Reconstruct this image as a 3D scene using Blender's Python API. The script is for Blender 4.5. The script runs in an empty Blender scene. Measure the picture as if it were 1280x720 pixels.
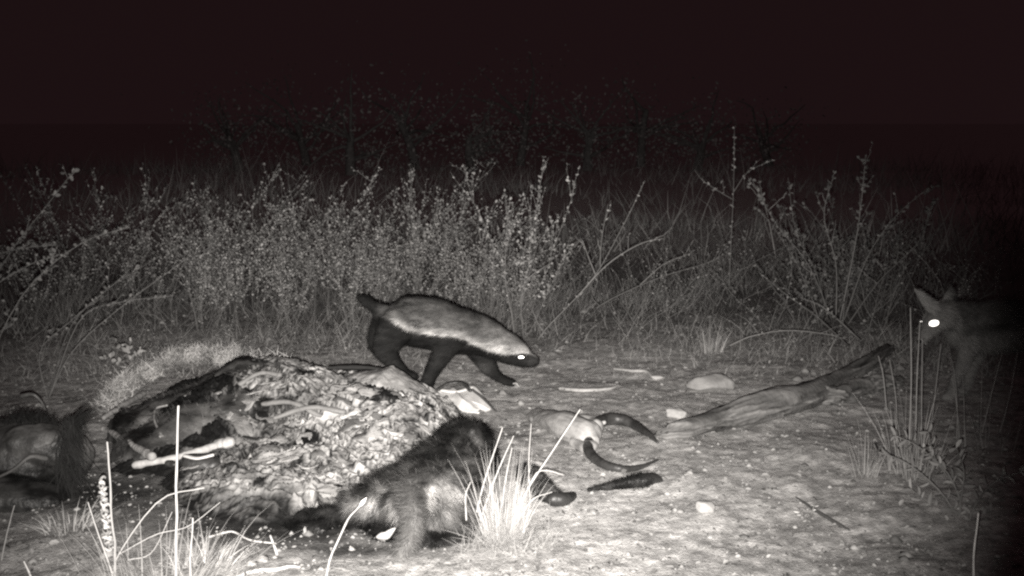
import bpy, math, random
import numpy as np
from mathutils import Vector

# ------------------------------------------------------------------ camera, sky, flash, exposure
S = bpy.context.scene
F, PIT, H = 1437.0, math.radians(8.3), 1.3          # focal length in photo pixels, tilt down, camera height
CP, SP = math.cos(PIT), math.sin(PIT)
cam = bpy.data.objects.new('camera', bpy.data.cameras.new('camera'))
S.collection.objects.link(cam)
cam.location = (0, 0, H)
cam.rotation_euler = (math.pi / 2 - PIT, 0, 0)
cam.data.lens = F / 1280 * 36
cam.data.clip_end = 2000
S.camera = cam

W = bpy.data.worlds.new('World'); S.world = W; W.use_nodes = True
bg = W.node_tree.nodes['Background']
bg.inputs[0].default_value = (0.0112, 0.0054, 0.0060, 1)   # moonless night sky
bg.inputs[1].default_value = 1.0

fl = bpy.data.lights.new('camera_flash', 'SPOT')
fl.energy = 2250
fl.color = (1.0, 0.955, 0.905)
fl.spot_size = math.radians(54); fl.spot_blend = 1.0
fl.shadow_soft_size = 0.012
flo = bpy.data.objects.new('camera_flash', fl); S.collection.objects.link(flo)
flo.location = (-0.015, 0.03, H - 0.05)

def ray(px, py):
    u = (px - 640) / F; v = (360 - py) / F
    return np.array([u, CP + v * SP, -SP + v * CP])
def G(px, py, z=0.0):
    d = ray(px, py); t = (z - H) / d[2]
    return np.array([0, 0, H]) + d * t
def P(px, py, Y):
    d = ray(px, py); t = Y / d[1]
    return np.array([0, 0, H]) + d * t
aim = Vector(P(582, 492, 5.0)) - flo.location
flo.rotation_euler = aim.to_track_quat('-Z', 'Y').to_euler()

S.view_settings.view_transform = 'Standard'; S.view_settings.look = 'None'
S.view_settings.exposure = 0; S.view_settings.gamma = 1
S.render.engine = 'CYCLES'
S.cycles.max_bounces = 4; S.cycles.diffuse_bounces = 2; S.cycles.transparent_max_bounces = 4
S.cycles.use_denoising = False
S.cycles.filter_width = 2.4

rng = np.random.default_rng(7)
random.seed(7)
C = S.collection

# ------------------------------------------------------------------ noise
def _h(i, j, k, s):
    n = (i.astype(np.int64) * 374761393 + j.astype(np.int64) * 668265263 + k.astype(np.int64) * 2147483647 + s * 974634777) & 0xffffffff
    n = ((n ^ (n >> 13)) * 1274126177) & 0xffffffff
    n = ((n ^ (n >> 16)) * 2246822519) & 0xffffffff
    return ((n ^ (n >> 15)) & 0xffffff) / float(0xffffff)
def vn(p, s=0):
    i = np.floor(p).astype(np.int64); f = p - i; f = f * f * (3 - 2 * f)
    r = 0
    for a in (0, 1):
        for b in (0, 1):
            for c in (0, 1):
                w = (f[:, 0] if a else 1 - f[:, 0]) * (f[:, 1] if b else 1 - f[:, 1]) * (f[:, 2] if c else 1 - f[:, 2])
                r = r + w * _h(i[:, 0] + a, i[:, 1] + b, i[:, 2] + c, s)
    return r
def fbm(p, o=4, s=0):
    r = 0; a = 1; t = 0
    for k in range(o):
        r = r + a * vn(p * 2 ** k + 17.3 * k, s + k); t += a; a *= .5
    return r / t - .5            # about -0.35..0.35
def p3(x, y, z=0.):
    x = np.asarray(x, float)
    return np.stack([x, np.asarray(y, float) + 0 * x, z + 0 * x], -1)

# ------------------------------------------------------------------ mesh building
class MB:
    def __init__(s): s.v = []; s.f = []; s.c = []; s.n = 0
    def add(s, v, faces, col=None):
        v = np.asarray(v, float).reshape(-1, 3)
        s.v.append(v)
        for f in faces:
            f = np.asarray(f, np.int64)
            if f.size: s.f.append(f + s.n)
        if col is None: col = 1.0
        col = np.asarray(col, float)
        if col.ndim == 0: col = np.full(len(v), float(col))
        s.c.append(col); s.n += len(v)
    def build(s, name, mat, parent=None, smooth=True):
        v = np.concatenate(s.v); me = bpy.data.meshes.new(name)
        me.vertices.add(len(v)); me.vertices.foreach_set('co', v.ravel())
        li = np.concatenate([f.ravel() for f in s.f])
        tot = np.concatenate([np.full(len(f), f.shape[1]) for f in s.f])
        st = np.concatenate([[0], np.cumsum(tot)[:-1]])
        me.loops.add(len(li)); me.loops.foreach_set('vertex_index', li.astype(np.int32))
        me.polygons.add(len(tot)); me.polygons.foreach_set('loop_start', st.astype(np.int32))
        me.polygons.foreach_set('loop_total', tot.astype(np.int32))
        if smooth: me.polygons.foreach_set('use_smooth', np.ones(len(tot), bool))
        me.update(calc_edges=True); me.validate()
        paint(me, np.concatenate(s.c))
        me.materials.append(mat)
        return link(name, me, parent)
def paint(me, c):
    a = me.color_attributes.new('Col', 'FLOAT_COLOR', 'POINT')
    c = np.clip(c, 0, 1); a.data.foreach_set('color', np.stack([c, c, c, np.ones_like(c)], -1).ravel().astype(np.float32))
def link(name, data, parent=None):
    o = bpy.data.objects.new(name, data); C.objects.link(o)
    if parent is not None:
        o.parent = parent
        if parent.type == 'EMPTY' or True:
            o.location = -Vector(parent['_w']) if '_w' in parent else (0, 0, 0)
    return o
def tag(o, label=None, cat=None, group=None, kind=None):
    if label: o['label'] = label
    if cat: o['category'] = cat
    if group: o['group'] = group
    if kind: o['kind'] = kind
    return o
def thing(name, label, cat, loc, group=None):
    o = bpy.data.objects.new(name, None); C.objects.link(o)
    o.location = Vector(loc); o.empty_display_size = .05; o['_w'] = [float(a) for a in loc]
    return tag(o, label, cat, group)
def copy_tree(root, loc, rz, sc, label=None, group=None):
    r = root.copy(); C.objects.link(r); r.location = loc; r.rotation_euler = (0, 0, rz); r.scale = (sc, sc, sc)
    if label: r['label'] = label
    if group: r['group'] = group
    for ch in root.children:
        c = ch.copy(); C.objects.link(c); c.parent = r
        for g in ch.children:
            d = g.copy(); C.objects.link(d); d.parent = c
    return r

def interp(pts, n):
    """smooth resample (Catmull-Rom) of rows of pts"""
    pts = np.asarray(pts, float); m = len(pts)
    if m == 2: return pts[0] + (pts[1] - pts[0]) * np.linspace(0, 1, n)[:, None]
    t = np.linspace(0, m - 1, n); i = np.minimum(t.astype(int), m - 2); f = (t - i)[:, None]
    e = np.vstack([2 * pts[0] - pts[1], pts, 2 * pts[-1] - pts[-2]])
    a, b, c, d = e[i], e[i + 1], e[i + 2], e[i + 3]
    return .5 * (2 * b + (c - a) * f + (2 * a - 5 * b + 4 * c - d) * f * f + (3 * b - a - 3 * c + d) * f ** 3)
def tube(mb, pts, rad, seg=6, col=1.0, cap=True, ref=(0, 1, 0), rl=None, rough=0, seed=0):
    """tube through pts; rad = radius (rl = radius sideways, along ref)"""
    pts = np.asarray(pts, float); n = len(pts)
    rad = np.broadcast_to(np.asarray(rad, float), (n,)).copy(); rl = rad.copy() if rl is None else np.broadcast_to(np.asarray(rl, float), (n,)).copy()
    T = np.gradient(pts, axis=0); T /= np.linalg.norm(T, axis=1)[:, None] + 1e-9
    if cap:
        k = np.array([.0, .5, .866]); ext = np.array([1., .866, .5])
        a = pts[0] - T[0] * (rad[0] * ext)[:, None]; b = pts[-1] + T[-1] * (rad[-1] * ext[::-1])[:, None]
        pts = np.vstack([a, pts, b]); T = np.vstack([np.repeat(T[:1], 3, 0), T, np.repeat(T[-1:], 3, 0)])
        rl = np.concatenate([np.maximum(k, .02) * rl[0], rl, np.maximum(k[::-1], .02) * rl[-1]])
        rad = np.concatenate([np.maximum(k, .02) * rad[0], rad, np.maximum(k[::-1], .02) * rad[-1]])
        if np.ndim(col) == 1: col = np.concatenate([np.repeat(col[:1], 3), col, np.repeat(col[-1:], 3)])
        n += 6
    ref = np.asarray(ref, float); s = ref - T * (T @ ref)[:, None]
    L = np.linalg.norm(s, axis=1); bad = L < .15
    if bad.any():
        r2 = np.array([1., .3, .2]); s2 = r2 - T * (T @ r2)[:, None]; s[bad] = s2[bad]; L = np.linalg.norm(s, axis=1)
    s /= L[:, None]; u = np.cross(s, T)
    th = np.linspace(0, 2 * math.pi, seg, endpoint=False)
    v = pts[:, None] + s[:, None] * (np.cos(th)[None, :, None] * rl[:, None, None]) + u[:, None] * (np.sin(th)[None, :, None] * rad[:, None, None])
    if rough:
        vv = v.reshape(-1, 3); k = 1 + rough * fbm(vv * (6 / max(rad.max(), 1e-3)) * .15, 4, seed)
        v = pts[:, None] + (v - pts[:, None]) * k.reshape(n, seg)[:, :, None]
    i = np.arange(n - 1)[:, None] * seg; j = np.arange(seg)[None]; j2 = (j + 1) % seg
    q = np.stack([i + j, i + j2, i + seg + j2, i + seg + j], -1).reshape(-1, 4)
    fs = [q]
    fs.append(np.arange(seg)[None, ::-1]); fs.append((n - 1) * seg + np.arange(seg)[None])
    c = np.repeat(col, seg) if np.ndim(col) == 1 else col
    mb.add(v.reshape(-1, 3), fs, c)
def unit(a): return a / (np.linalg.norm(a, axis=-1, keepdims=True) + 1e-9)
def blades(mb, base, d, length, width, bend=None, seg=3, col=.5, face=None):
    """ribbons; base (N,3), d (N,3) unit, bend (N,3) displacement of the tip"""
    N = len(base); length = np.broadcast_to(length, (N,)); width = np.broadcast_to(width, (N,))
    if bend is None: bend = np.zeros((N, 3))
    s = unit(np.cross(d, rng.normal(size=(N, 3)) if face is None else face))
    t = np.linspace(0, 1, seg + 1)
    ctr = base[:, None] + d[:, None] * (t[None, :, None] * length[:, None, None]) + bend[:, None] * (t[None, :, None] ** 2)
    w = (1 - t ** 1.7 * .88)[None, :] * width[:, None] * .5
    v = np.stack([ctr - s[:, None] * w[..., None], ctr + s[:, None] * w[..., None]], 2)  # N,seg+1,2,3
    b = (np.arange(N) * (seg + 1) * 2)[:, None] + (np.arange(seg) * 2)[None]
    q = np.stack([b, b + 1, b + 3, b + 2], -1).reshape(-1, 4)
    col = np.broadcast_to(col, (N,)); mb.add(v.reshape(-1, 3), [q], np.repeat(col, (seg + 1) * 2))
def leaves(mb, p, d, size, wid=.6, col=.5, up=None):
    """folded six-sided leaves; p base, d direction"""
    N = len(p); size = np.broadcast_to(size, (N,))[:, None]; d = unit(d)
    s = unit(np.cross(d, rng.normal(size=(N, 3)) if up is None else up)); n = np.cross(s, d)
    w = wid * size * .5; cup = n * size * .12
    v = np.stack([p, p + d * size * .3 + s * w * .85 + cup, p + d * size * .7 + s * w * .8 + cup, p + d * size,
                  p + d * size * .7 - s * w * .8 + cup, p + d * size * .3 - s * w * .85 + cup], 1)
    b = (np.arange(N) * 6)[:, None]
    q = np.concatenate([b + np.array([[0, 1, 2, 3]]), b + np.array([[0, 3, 4, 5]])])
    mb.add(v.reshape(-1, 3), [q], np.repeat(np.broadcast_to(col, (N,)), 6))

def solid(name, mb, voxel, smooth=4, noise=None):
    """one continuous skin over overlapping volumes; returns (verts, tri/quad faces)"""
    o = mb.build('tmp_' + name, bpy.data.materials.get('dummy') or bpy.data.materials.new('dummy'))
    m = o.modifiers.new('r', 'REMESH'); m.mode = 'VOXEL'; m.voxel_size = voxel
    if smooth:
        m = o.modifiers.new('s', 'SMOOTH'); m.iterations = smooth; m.factor = .6
    dg = bpy.context.evaluated_depsgraph_get(); ev = o.evaluated_get(dg); me = ev.to_mesh()
    v = np.empty(len(me.vertices) * 3); me.vertices.foreach_get('co', v); v = v.reshape(-1, 3)
    nn = np.empty(len(me.vertices) * 3); me.vertices.foreach_get('normal', nn); nn = nn.reshape(-1, 3)
    f = [list(p.vertices) for p in me.polygons]; ev.to_mesh_clear()
    old = o.data; bpy.data.objects.remove(o); bpy.data.meshes.remove(old)
    f4 = np.array([a for a in f if len(a) == 4]); f3 = np.array([a for a in f if len(a) == 3])
    if noise is not None: v = v + nn * noise(v)[:, None]
    return v, nn, f4, f3
def fur(mb, v, nn, f4, n, length, width, comb, col, lift=.35, jit=.3, mask=None, seg=2, droop=0., cvar=.35):
    a, b, c = v[f4[:, 0]], v[f4[:, 1]], v[f4[:, 2]]
    ar = np.linalg.norm(np.cross(b - a, c - a), axis=1)
    if mask is not None: ar = ar * mask(v[f4].mean(1))
    k = rng.choice(len(f4), n, p=ar / ar.sum()); w = rng.dirichlet((1, 1, 1, 1), n)
    q = v[f4[k]]; p = (q * w[..., None]).sum(1); N = unit((nn[f4[k]] * w[..., None]).sum(1))
    cb = comb(p) if callable(comb) else np.broadcast_to(np.asarray(comb, float), (n, 3))
    t = unit(cb - N * (cb * N).sum(1, keepdims=True))
    d = unit(t + N * lift + rng.normal(size=(n, 3)) * jit)
    cc = (col[f4[k]] * w).sum(1) * rng.uniform(1 - cvar, 1 + cvar, n)
    L = length * rng.uniform(.6, 1.3, n)
    blades(mb, p - N * .001, d, L, width, bend=np.array([0, 0, -droop]) * L[:, None], seg=seg, col=cc, face=N)

# ------------------------------------------------------------------ materials
def mat(name, tint=(1, .985, .965), rough=.85, attr=True, base=.3, n_scale=30, n_amt=.25, bump=0, spec=.2, b_scale=80, metallic=0, sheen=0):
    m = bpy.data.materials.new(name); m.use_nodes = True; nt = m.node_tree; L = nt.links
    pb = nt.nodes['Principled BSDF']; pb.inputs['Roughness'].default_value = rough
    pb.inputs['Specular IOR Level'].default_value = spec; pb.inputs['Metallic'].default_value = metallic
    tc = nt.nodes.new('ShaderNodeTexCoord')
    no = nt.nodes.new('ShaderNodeTexNoise'); no.inputs['Scale'].default_value = n_scale; no.inputs['Detail'].default_value = 5; no.inputs['Roughness'].default_value = .65
    L.new(tc.outputs['Object'], no.inputs['Vector'])
    mr = nt.nodes.new('ShaderNodeMapRange'); mr.inputs[1].default_value = .3; mr.inputs[2].default_value = .7
    mr.inputs[3].default_value = 1 - n_amt; mr.inputs[4].default_value = 1 + n_amt; L.new(no.outputs['Fac'], mr.inputs[0])
    v = nt.nodes.new('ShaderNodeVectorMath'); v.operation = 'SCALE'; L.new(mr.outputs[0], v.inputs['Scale'])
    if attr:
        at = nt.nodes.new('ShaderNodeAttribute'); at.attribute_name = 'Col'
        v2 = nt.nodes.new('ShaderNodeVectorMath'); v2.operation = 'MULTIPLY'; L.new(at.outputs['Color'], v2.inputs[0]); v2.inputs[1].default_value = tint
        L.new(v2.outputs[0], v.inputs[0])
    else: v.inputs[0].default_value = tuple(base * t for t in tint)
    L.new(v.outputs[0], pb.inputs['Base Color'])
    if bump:
        n2 = nt.nodes.new('ShaderNodeTexNoise'); n2.inputs['Scale'].default_value = b_scale; n2.inputs['Detail'].default_value = 6
        L.new(tc.outputs['Object'], n2.inputs['Vector'])
        b = nt.nodes.new('ShaderNodeBump'); b.inputs['Distance'].default_value = bump; L.new(n2.outputs['Fac'], b.inputs['Height']); L.new(b.outputs[0], pb.inputs['Normal'])
    return m
M_soil = mat('dusty_soil', n_scale=22, n_amt=.3, bump=.006, b_scale=110)
M_fur = mat('fur', n_scale=25, n_amt=.12, rough=.75)
M_bone = mat('bone', n_scale=18, n_amt=.22, rough=.6, bump=.002, spec=.4)
M_gut = mat('dried_gut', n_scale=26, n_amt=.4, rough=.6, bump=.006, b_scale=60, spec=.45)
M_hide = mat('dark_hide', n_scale=14, n_amt=.5, rough=.5, bump=.006, b_scale=45, spec=.4)
M_horn = mat('horn', n_scale=40, n_amt=.4, rough=.45, bump=.002, spec=.5)
M_wood = mat('weathered_wood', n_scale=9, n_amt=.35, rough=.85, bump=.006, b_scale=40)
M_stalk = mat('dry_stalk', n_scale=30, n_amt=.12, rough=.7)
M_grass = mat('dry_grass', n_scale=5, n_amt=.2, rough=.8)
M_leaf = mat('leaf', n_scale=12, n_amt=.25, rough=.6, spec=.35)
M_twig = mat('twig_bark', n_scale=50, n_amt=.2)
M_stone = mat('stone', n_scale=30, n_amt=.2, bump=.003)
M_eye = mat('eye', attr=False, base=.01, rough=.1, spec=.6)
M_tap = mat('reflective_retina', attr=False, base=.9, rough=.33, metallic=1.0, n_amt=0)
M_claw = mat('claw', attr=False, base=.45, rough=.4, spec=.5)

# ------------------------------------------------------------------ ground (structure)
def gh(x, y):
    p = p3(x, y)
    fade = np.clip((60 - np.abs(p[:, 1])) / 50, 0, 1)
    return (.10 * fbm(p * .9, 3, 3) + .030 * fbm(p * 6, 3, 5)) * fade - .0
def axis(lo, hi, step, far, grow):
    a = list(np.arange(lo, hi, step)); s = step
    x = hi
    while x < far: a.append(x); s *= grow; x += s
    b = []; s = step; x = lo - step
    while x > -far: b.append(x); s *= grow; x -= s
    return np.array(b[::-1] + a)
xs = axis(-2.6, 2.8, .012, 420, 1.10); ys = axis(2.7, 7.2, .0125, 420, 1.10)
X, Y = np.meshgrid(xs, ys); x, y = X.ravel(), Y.ravel()
near = np.clip(1 - np.maximum(np.abs(x) - 4, 0) / 4, 0, 1) * np.clip(1 - np.maximum(np.abs(y - 5) - 4, 0) / 4, 0, 1)
pp = p3(x, y)
clod = np.maximum(fbm(pp * 28, 3, 9) , -.05)
z = gh(x, y) + near * (.014 * clod + .006 * fbm(pp * 75, 2, 12))
base = .35 + .18 * fbm(pp * 1.3, 4, 21) + .30 * fbm(pp * 16, 4, 22) + .30 * fbm(pp * 48, 2, 23)
# dark stained earth left of and below the carcass, brighter flash pool painted into the middle ground
def spot(x, y, c, r): return np.exp(-(((x - c[0]) / r[0]) ** 2 + ((y - c[1]) / r[1]) ** 2))
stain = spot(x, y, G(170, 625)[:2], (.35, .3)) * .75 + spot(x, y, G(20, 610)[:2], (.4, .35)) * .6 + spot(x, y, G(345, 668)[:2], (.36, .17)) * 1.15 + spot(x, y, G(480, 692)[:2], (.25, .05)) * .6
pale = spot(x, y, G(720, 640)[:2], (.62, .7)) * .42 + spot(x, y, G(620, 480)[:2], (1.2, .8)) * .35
veg = np.clip((y - 5.9) / 1.5, 0, 1) * .45 * np.clip((16 - y) / 6, 0, 1); far_lift = np.clip((y - 9.5) / 6, 0, 1)  # sky's faint brightness painted into the far ground colour
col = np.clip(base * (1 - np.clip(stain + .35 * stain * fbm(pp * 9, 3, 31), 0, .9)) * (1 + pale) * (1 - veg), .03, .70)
col = col * (1 - far_lift) + far_lift * .80
mb = MB(); ny, nx = X.shape
i = (np.arange(ny - 1)[:, None] * nx + np.arange(nx - 1)[None]).ravel()
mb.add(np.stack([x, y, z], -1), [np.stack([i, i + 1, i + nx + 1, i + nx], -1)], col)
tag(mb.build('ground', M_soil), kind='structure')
def gz(p): return float(gh(np.array([p[0]]), np.array([p[1]]))[0])
def Gs(px, py, dz=0.):
    p = G(px, py)
    for _ in range(3): p = G(px, py, gz(p))
    p[2] += dz; return p

# ------------------------------------------------------------------ carcass heap
def bump(x, y, cx, cy, rx, ry, h, k=1.0):
    d = np.sqrt(((x - cx) / rx) ** 2 + ((y - cy) / ry) ** 2) * (1 + .55 * fbm(p3(x, y) * 3.2, 3, 56)); t = np.clip(1 - d, 0, 1)
    t = np.clip(t * 1.25, 0, 1); return h * t * t * (3 - 2 * t)
def heap(x, y):
    a = bump(x, y, -.72, 4.72, .58, .90, .168); b = bump(x, y, -1.08, 4.80, .66, .85, .195); c = bump(x, y, -.74, 4.15, .64, .80, .08)
    r_ = bump(x, y, -.42, 4.50, .34, .55, .035); a = a + r_
    h = (a ** 3 + b ** 3 + c ** 3) ** (1 / 3); return h * (1 + .55 * fbm(p3(x, y) * 2.6, 3, 57))
def heap_z(x, y): return gh(x, y) + heap(x, y)
def OH(px, py, lift=.02):          # a resting point on the heap
    d = ray(px, py); d = d / np.linalg.norm(d); t = np.arange(2.9, 7, .01)
    q = np.array([0, 0, H]) + d * t[:, None]; k = np.argmax(q[:, 2] < heap_z(q[:, 0], q[:, 1]) + .018)
    return q[k] - d * lift
def to_px(v):
    d = v - (0, 0, H); dep = d[:, 1] * CP - d[:, 2] * SP; return 640 + F * d[:, 0] / dep, 360 - F * (d[:, 1] * SP + d[:, 2] * CP) / dep
heap_o = thing('rotting_carcass', 'big collapsed carcass with pale folded gut spread in front of the walking animal', 'carcass', (-.8, 4.6, 0))
gx = np.arange(-1.75, .12, .0065); gy = np.arange(3.45, 5.5, .0065)
X, Y = np.meshgrid(gx, gy); x, y = X.ravel(), Y.ravel(); pp = p3(x, y)
hh = heap(x, y)
warp = np.stack([fbm(pp * 4, 3, 41), fbm(pp * 4 + 7, 3, 42)], -1)
q = p3(x + .22 * warp[:, 0], y + .22 * warp[:, 1])
fold = fbm(q * 9, 3, 43)
ridge = 1 - np.abs(((fold * 9) % 2) - 1)            # terraced folds
lay = 1 - np.abs(((fbm(q * 5 + 3, 3, 44) * 22) % 2) - 1)
m = np.clip(hh / .05, 0, 1)
q2 = p3(q[:, 0] * .55 + .25 * q[:, 1], q[:, 1])
s1 = (fbm(q2 * 5, 3, 43) * 14) % 1; s2 = (fbm(q2 * 9 + 5, 3, 49) * 10) % 1      # overlapping sheet edges
sheet = np.minimum(s1, (1 - s1) * 7) * .030 + np.minimum(s2, (1 - s2) * 6) * .016
z = gh(x, y) + hh + m * (sheet + .008 * ridge + .055 * fbm(q * 7, 4, 45)) - .03 * (1 - m)
edge = np.exp(-((s1 - .93) / .05) ** 2) * .9 + np.exp(-((s2 - .93) / .05) ** 2) * .6  # shade below each sheet's lip, painted into the colour
col = .42 + .55 * fbm(q * 9, 4, 46) + .22 * fbm(pp * 3, 2, 47) + .10 * (vn(q * 60, 48) - .5)
dark = np.clip((vn(q * 9, 50) + .35 * vn(q * 25, 51) - .88) * 6, 0, 1)
col = col * (1 - .85 * dark) * (1 + .8 * (s1 - .45)) * (1 - np.clip(edge, 0, .85))
crease_shade = np.exp(-((((fold * 16) % 1) - .5) / .07) ** 2) * .75 + np.exp(-((((fbm(q * 15, 3, 58) * 14) % 1) - .5) / .09) ** 2) * .55  # dark lines painted in like shaded gaps between folds
col = col * (1 - np.clip(crease_shade, 0, .85) * np.clip(.35 + 2.2 * (vn(q * 6, 59) - .25), 0, 1))
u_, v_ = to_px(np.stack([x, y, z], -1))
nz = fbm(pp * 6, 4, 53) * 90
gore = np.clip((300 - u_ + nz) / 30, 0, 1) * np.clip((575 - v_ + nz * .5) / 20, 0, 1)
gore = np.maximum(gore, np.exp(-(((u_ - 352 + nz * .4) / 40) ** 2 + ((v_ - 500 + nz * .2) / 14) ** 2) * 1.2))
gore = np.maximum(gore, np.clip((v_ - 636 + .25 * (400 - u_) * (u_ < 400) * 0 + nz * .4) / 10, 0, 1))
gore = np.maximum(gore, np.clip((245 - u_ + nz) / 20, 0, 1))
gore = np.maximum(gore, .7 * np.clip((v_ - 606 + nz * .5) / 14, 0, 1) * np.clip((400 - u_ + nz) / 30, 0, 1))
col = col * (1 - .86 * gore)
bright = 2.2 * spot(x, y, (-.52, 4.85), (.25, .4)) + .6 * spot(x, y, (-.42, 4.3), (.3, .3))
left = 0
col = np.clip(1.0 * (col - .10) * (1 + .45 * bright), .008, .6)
low = (hh < .002); ny, nx = X.shape
i = (np.arange(ny - 1)[:, None] * nx + np.arange(nx - 1)[None]).ravel()
fq = np.stack([i, i + 1, i + nx + 1, i + nx], -1); fq = fq[(hh[fq] > .001).any(1)]
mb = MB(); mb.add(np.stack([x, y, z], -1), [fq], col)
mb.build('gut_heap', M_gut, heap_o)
# loose folded skin strips lying over the heap
def strips(name, m_, n, cx, cy, sx, sy, c_lo, c_hi, L=(.05, .16), r=(.006, .014), seed=1):
    rr = np.random.default_rng(seed)
    while n > 0:
        a = rr.normal(cx, sx), rr.normal(cy, sy); k = n
        if heap(np.array([a[0]]), np.array([a[1]]))[0] < .03: continue
        n -= 1; mb = MB()
        th = rr.normal(.1, .7) + (math.pi if rr.random() < .5 else 0); cur = rr.normal(0, 7); l = rr.uniform(*L); n_ = 18
        t_ = np.linspace(0, l, n_); ang = th + cur * t_ + .5 * np.sin(t_ * 60 + rr.random() * 6)
        xx = a[0] + np.cumsum(np.cos(ang)) * l / n_; yy = a[1] + np.cumsum(np.sin(ang)) * l / n_
        zz = heap_z(xx, yy) + .020 + rr.uniform(-.006, .014) + .007 * np.sin(t_ * 45 + rr.random() * 6)
        w = rr.uniform(*r) * np.sin(np.linspace(.25, math.pi - .2, n_)) ** .6
        tube(mb, np.stack([xx, yy, zz], -1), w * .22, 12, np.clip(rr.uniform(c_lo, c_hi) * (1 + .8 * fbm(p3(xx, yy) * 30, 2, k)), .02, .7), ref=(math.cos(th + 1.5), math.sin(th + 1.5), .2), rl=w * 2.1, rough=1.6, seed=k)
        mb.build(name, m_, heap_o)
strips('skin_flap', M_gut, 95, -.62, 4.45, .28, .34, .12, .42, L=(.06, .18), r=(.008, .018))
strips('dried_sinew', M_hide, 40, -.74, 4.45, .30, .34, .03, .10, L=(.05, .16), r=(.003, .008), seed=5)
# stomach : pale swollen sack
mb = MB()
tube(mb, [(-.66, 4.78, .15), (-.52, 4.74, .17), (-.42, 4.72, .14)], [.085, .10, .07], 20, ref=(0, 1, 0), rl=[.13, .15, .12])
v, nn, f4, f3 = solid('stomach', mb, .008, 3, lambda v: .020 * fbm(v * 14, 4, 61) + .010 * fbm(v * 45, 3, 62))
mb = MB(); mb.add(v, [f4], .30 + .30 * fbm(v * 22, 4, 63)); mb.build('stomach', M_gut, heap_o)
# dark hide over the left rear of the heap
mb = MB()
tube(mb, interp([(-1.52, 4.55, .05), (-1.32, 4.85, .09), (-1.12, 4.98, .13), (-.9, 5.02, .10)], 12), np.interp(np.linspace(0, 1, 12), [0, .5, 1], [.07, .12, .07]), 16, rl=np.full(12, .2), ref=(0, 1, 0))
tube(mb, interp([(-1.45, 4.3, .02), (-1.22, 4.5, .10), (-1.05, 4.62, .13)], 10), .08, 14, rl=.15)
v, nn, f4, f3 = solid('hide', mb, .012, 4, lambda v: .10 * fbm(v * 6, 4, 65) + .045 * fbm(v * 20, 3, 66))
cc = np.clip(.045 + .28 * fbm(v * 9, 4, 67), .008, .2)
mb = MB(); mb.add(v, [f4], cc); hide_o = mb.build('hide', M_hide, heap_o)
mb = MB(); fur(mb, v, nn, f4, 9000, .03, .0022, (-.5, -.5, -.6), cc * 1.4, lift=.3, jit=.5, mask=lambda p: (p[:, 2] > .03) * 1.)
mb.build('hair', M_fur, hide_o)
# pale matted hair fringe behind the hide
n = 9000; t = rng.random(n)
arc = interp([G(148, 500), G(180, 470), G(235, 445), G(290, 448), G(325, 470), G(350, 480)], 60)
b = arc[(t * 59).astype(int)] + rng.normal(size=(n, 3)) * (.035, .07, 0); b[:, 1] -= .12
b[:, 2] = heap_z(b[:, 0], b[:, 1]) + .0; cl = fbm(b * 14, 3, 64) * 1.3
pf = np.abs(rng.normal(size=n)) * .03; b[:, 2] += pf
mb = MB(); d = unit(rng.normal(size=(n, 3)) * (.8, .6, .5) + (-.1, -.1, .7))
blades(mb, b, d, rng.uniform(.012, .034, n) * (1 + 2 * cl), .0042, seg=2, col=np.clip(rng.uniform(.3, .6, n) * (1 + 2.2 * cl), .05, .7), bend=rng.normal(size=(n, 3)) * .02)
mb.build('matted_hair', M_fur, heap_o)
# ribs poking out
mb = MB()
for k, (a, b_) in enumerate([((330, 505), (400, 520)), ((345, 522), (430, 515)), ((300, 480), (352, 470))]):
    A = OH(*a); B = OH(*b_)
    mid = (A + B) / 2 + (0, 0, .03)
    mb = MB(); tube(mb, interp([A, mid, B], 14), .010, 8, .22, rl=.014, rough=1.0, seed=k); mb.build('rib', M_bone, heap_o)

def bone(name, label, pts, r0, ends, col=.6, cat='bone', m=None):
    pts = np.array(pts); o = thing(name, label, cat, pts[0] * (1, 1, 0) + (0, 0, pts[:, 2].min() - r0))
    q = interp(pts, 22); t = np.linspace(0, 1, 22)
    r = r0 * (.72 + .28 * np.abs(2 * t - 1) ** 2) * (.72 + .28 * t) * (1 + .25 * fbm(q * 40, 2, 4))
    mb = MB(); tube(mb, q, r, 12, col, rough=.2, seed=3)
    for (k, e) in ((0, ends[0]), (-1, ends[1])):
        if e > 0:
            T = unit(q[1] - q[0]) if k == 0 else unit(q[-1] - q[-2]); s = unit(np.cross(T, (0, .3, 1)))
            for g in (-1, 1):
                c = q[k] + s * g * e * .8 + T * e * .25 * g
                tube(mb, [c - T * e * .5, c + T * e * .3], [e * .75, e * .8 * (1 + .15 * g)], 10, col, ref=(0, 0, 1), rough=.8, seed=int(g + 3))
    v, nn, f4, f3 = solid('b', mb, max(r0 * .16, .0022), 3, lambda v: .008 * fbm(v * 45, 3, 5))
    mb = MB(); mb.add(v, [f4], np.clip(col * (1 + .5 * fbm(v * 40, 4, 8)), 0, .8)); mb.build('shaft', m or M_bone, o)
    return o
bone('leg_bone', 'long pale leg bone with knobbly right end lying across the dark hide', [OH(170, 581, .02), OH(210, 574, .035), OH(255, 562, .04), OH(280, 554, .04)], .020, (.012, .024), .42)
bone('broken_bone', 'short broken bone slanting down towards the knobbly leg bone', [OH(132, 536, .03), OH(160, 553, .13), OH(190, 571, .13)], .018, (.012, 0), .36)
bone('curved_bone', 'thin hooked bone standing out of the dark hide', [OH(207, 507, .14), OH(195, 511, .17), OH(193, 525, .17), OH(202, 545, .12)], .006, (.006, .007), .24)
bone('arched_rib', 'dark arched rib bone resting over the flat shoulder blade', [P(548, 487, 5.02), P(560, 480, 5.05), P(577, 479, 5.05), P(588, 488, 4.98)], .010, (.004, .003), .05, m=M_horn)
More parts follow.
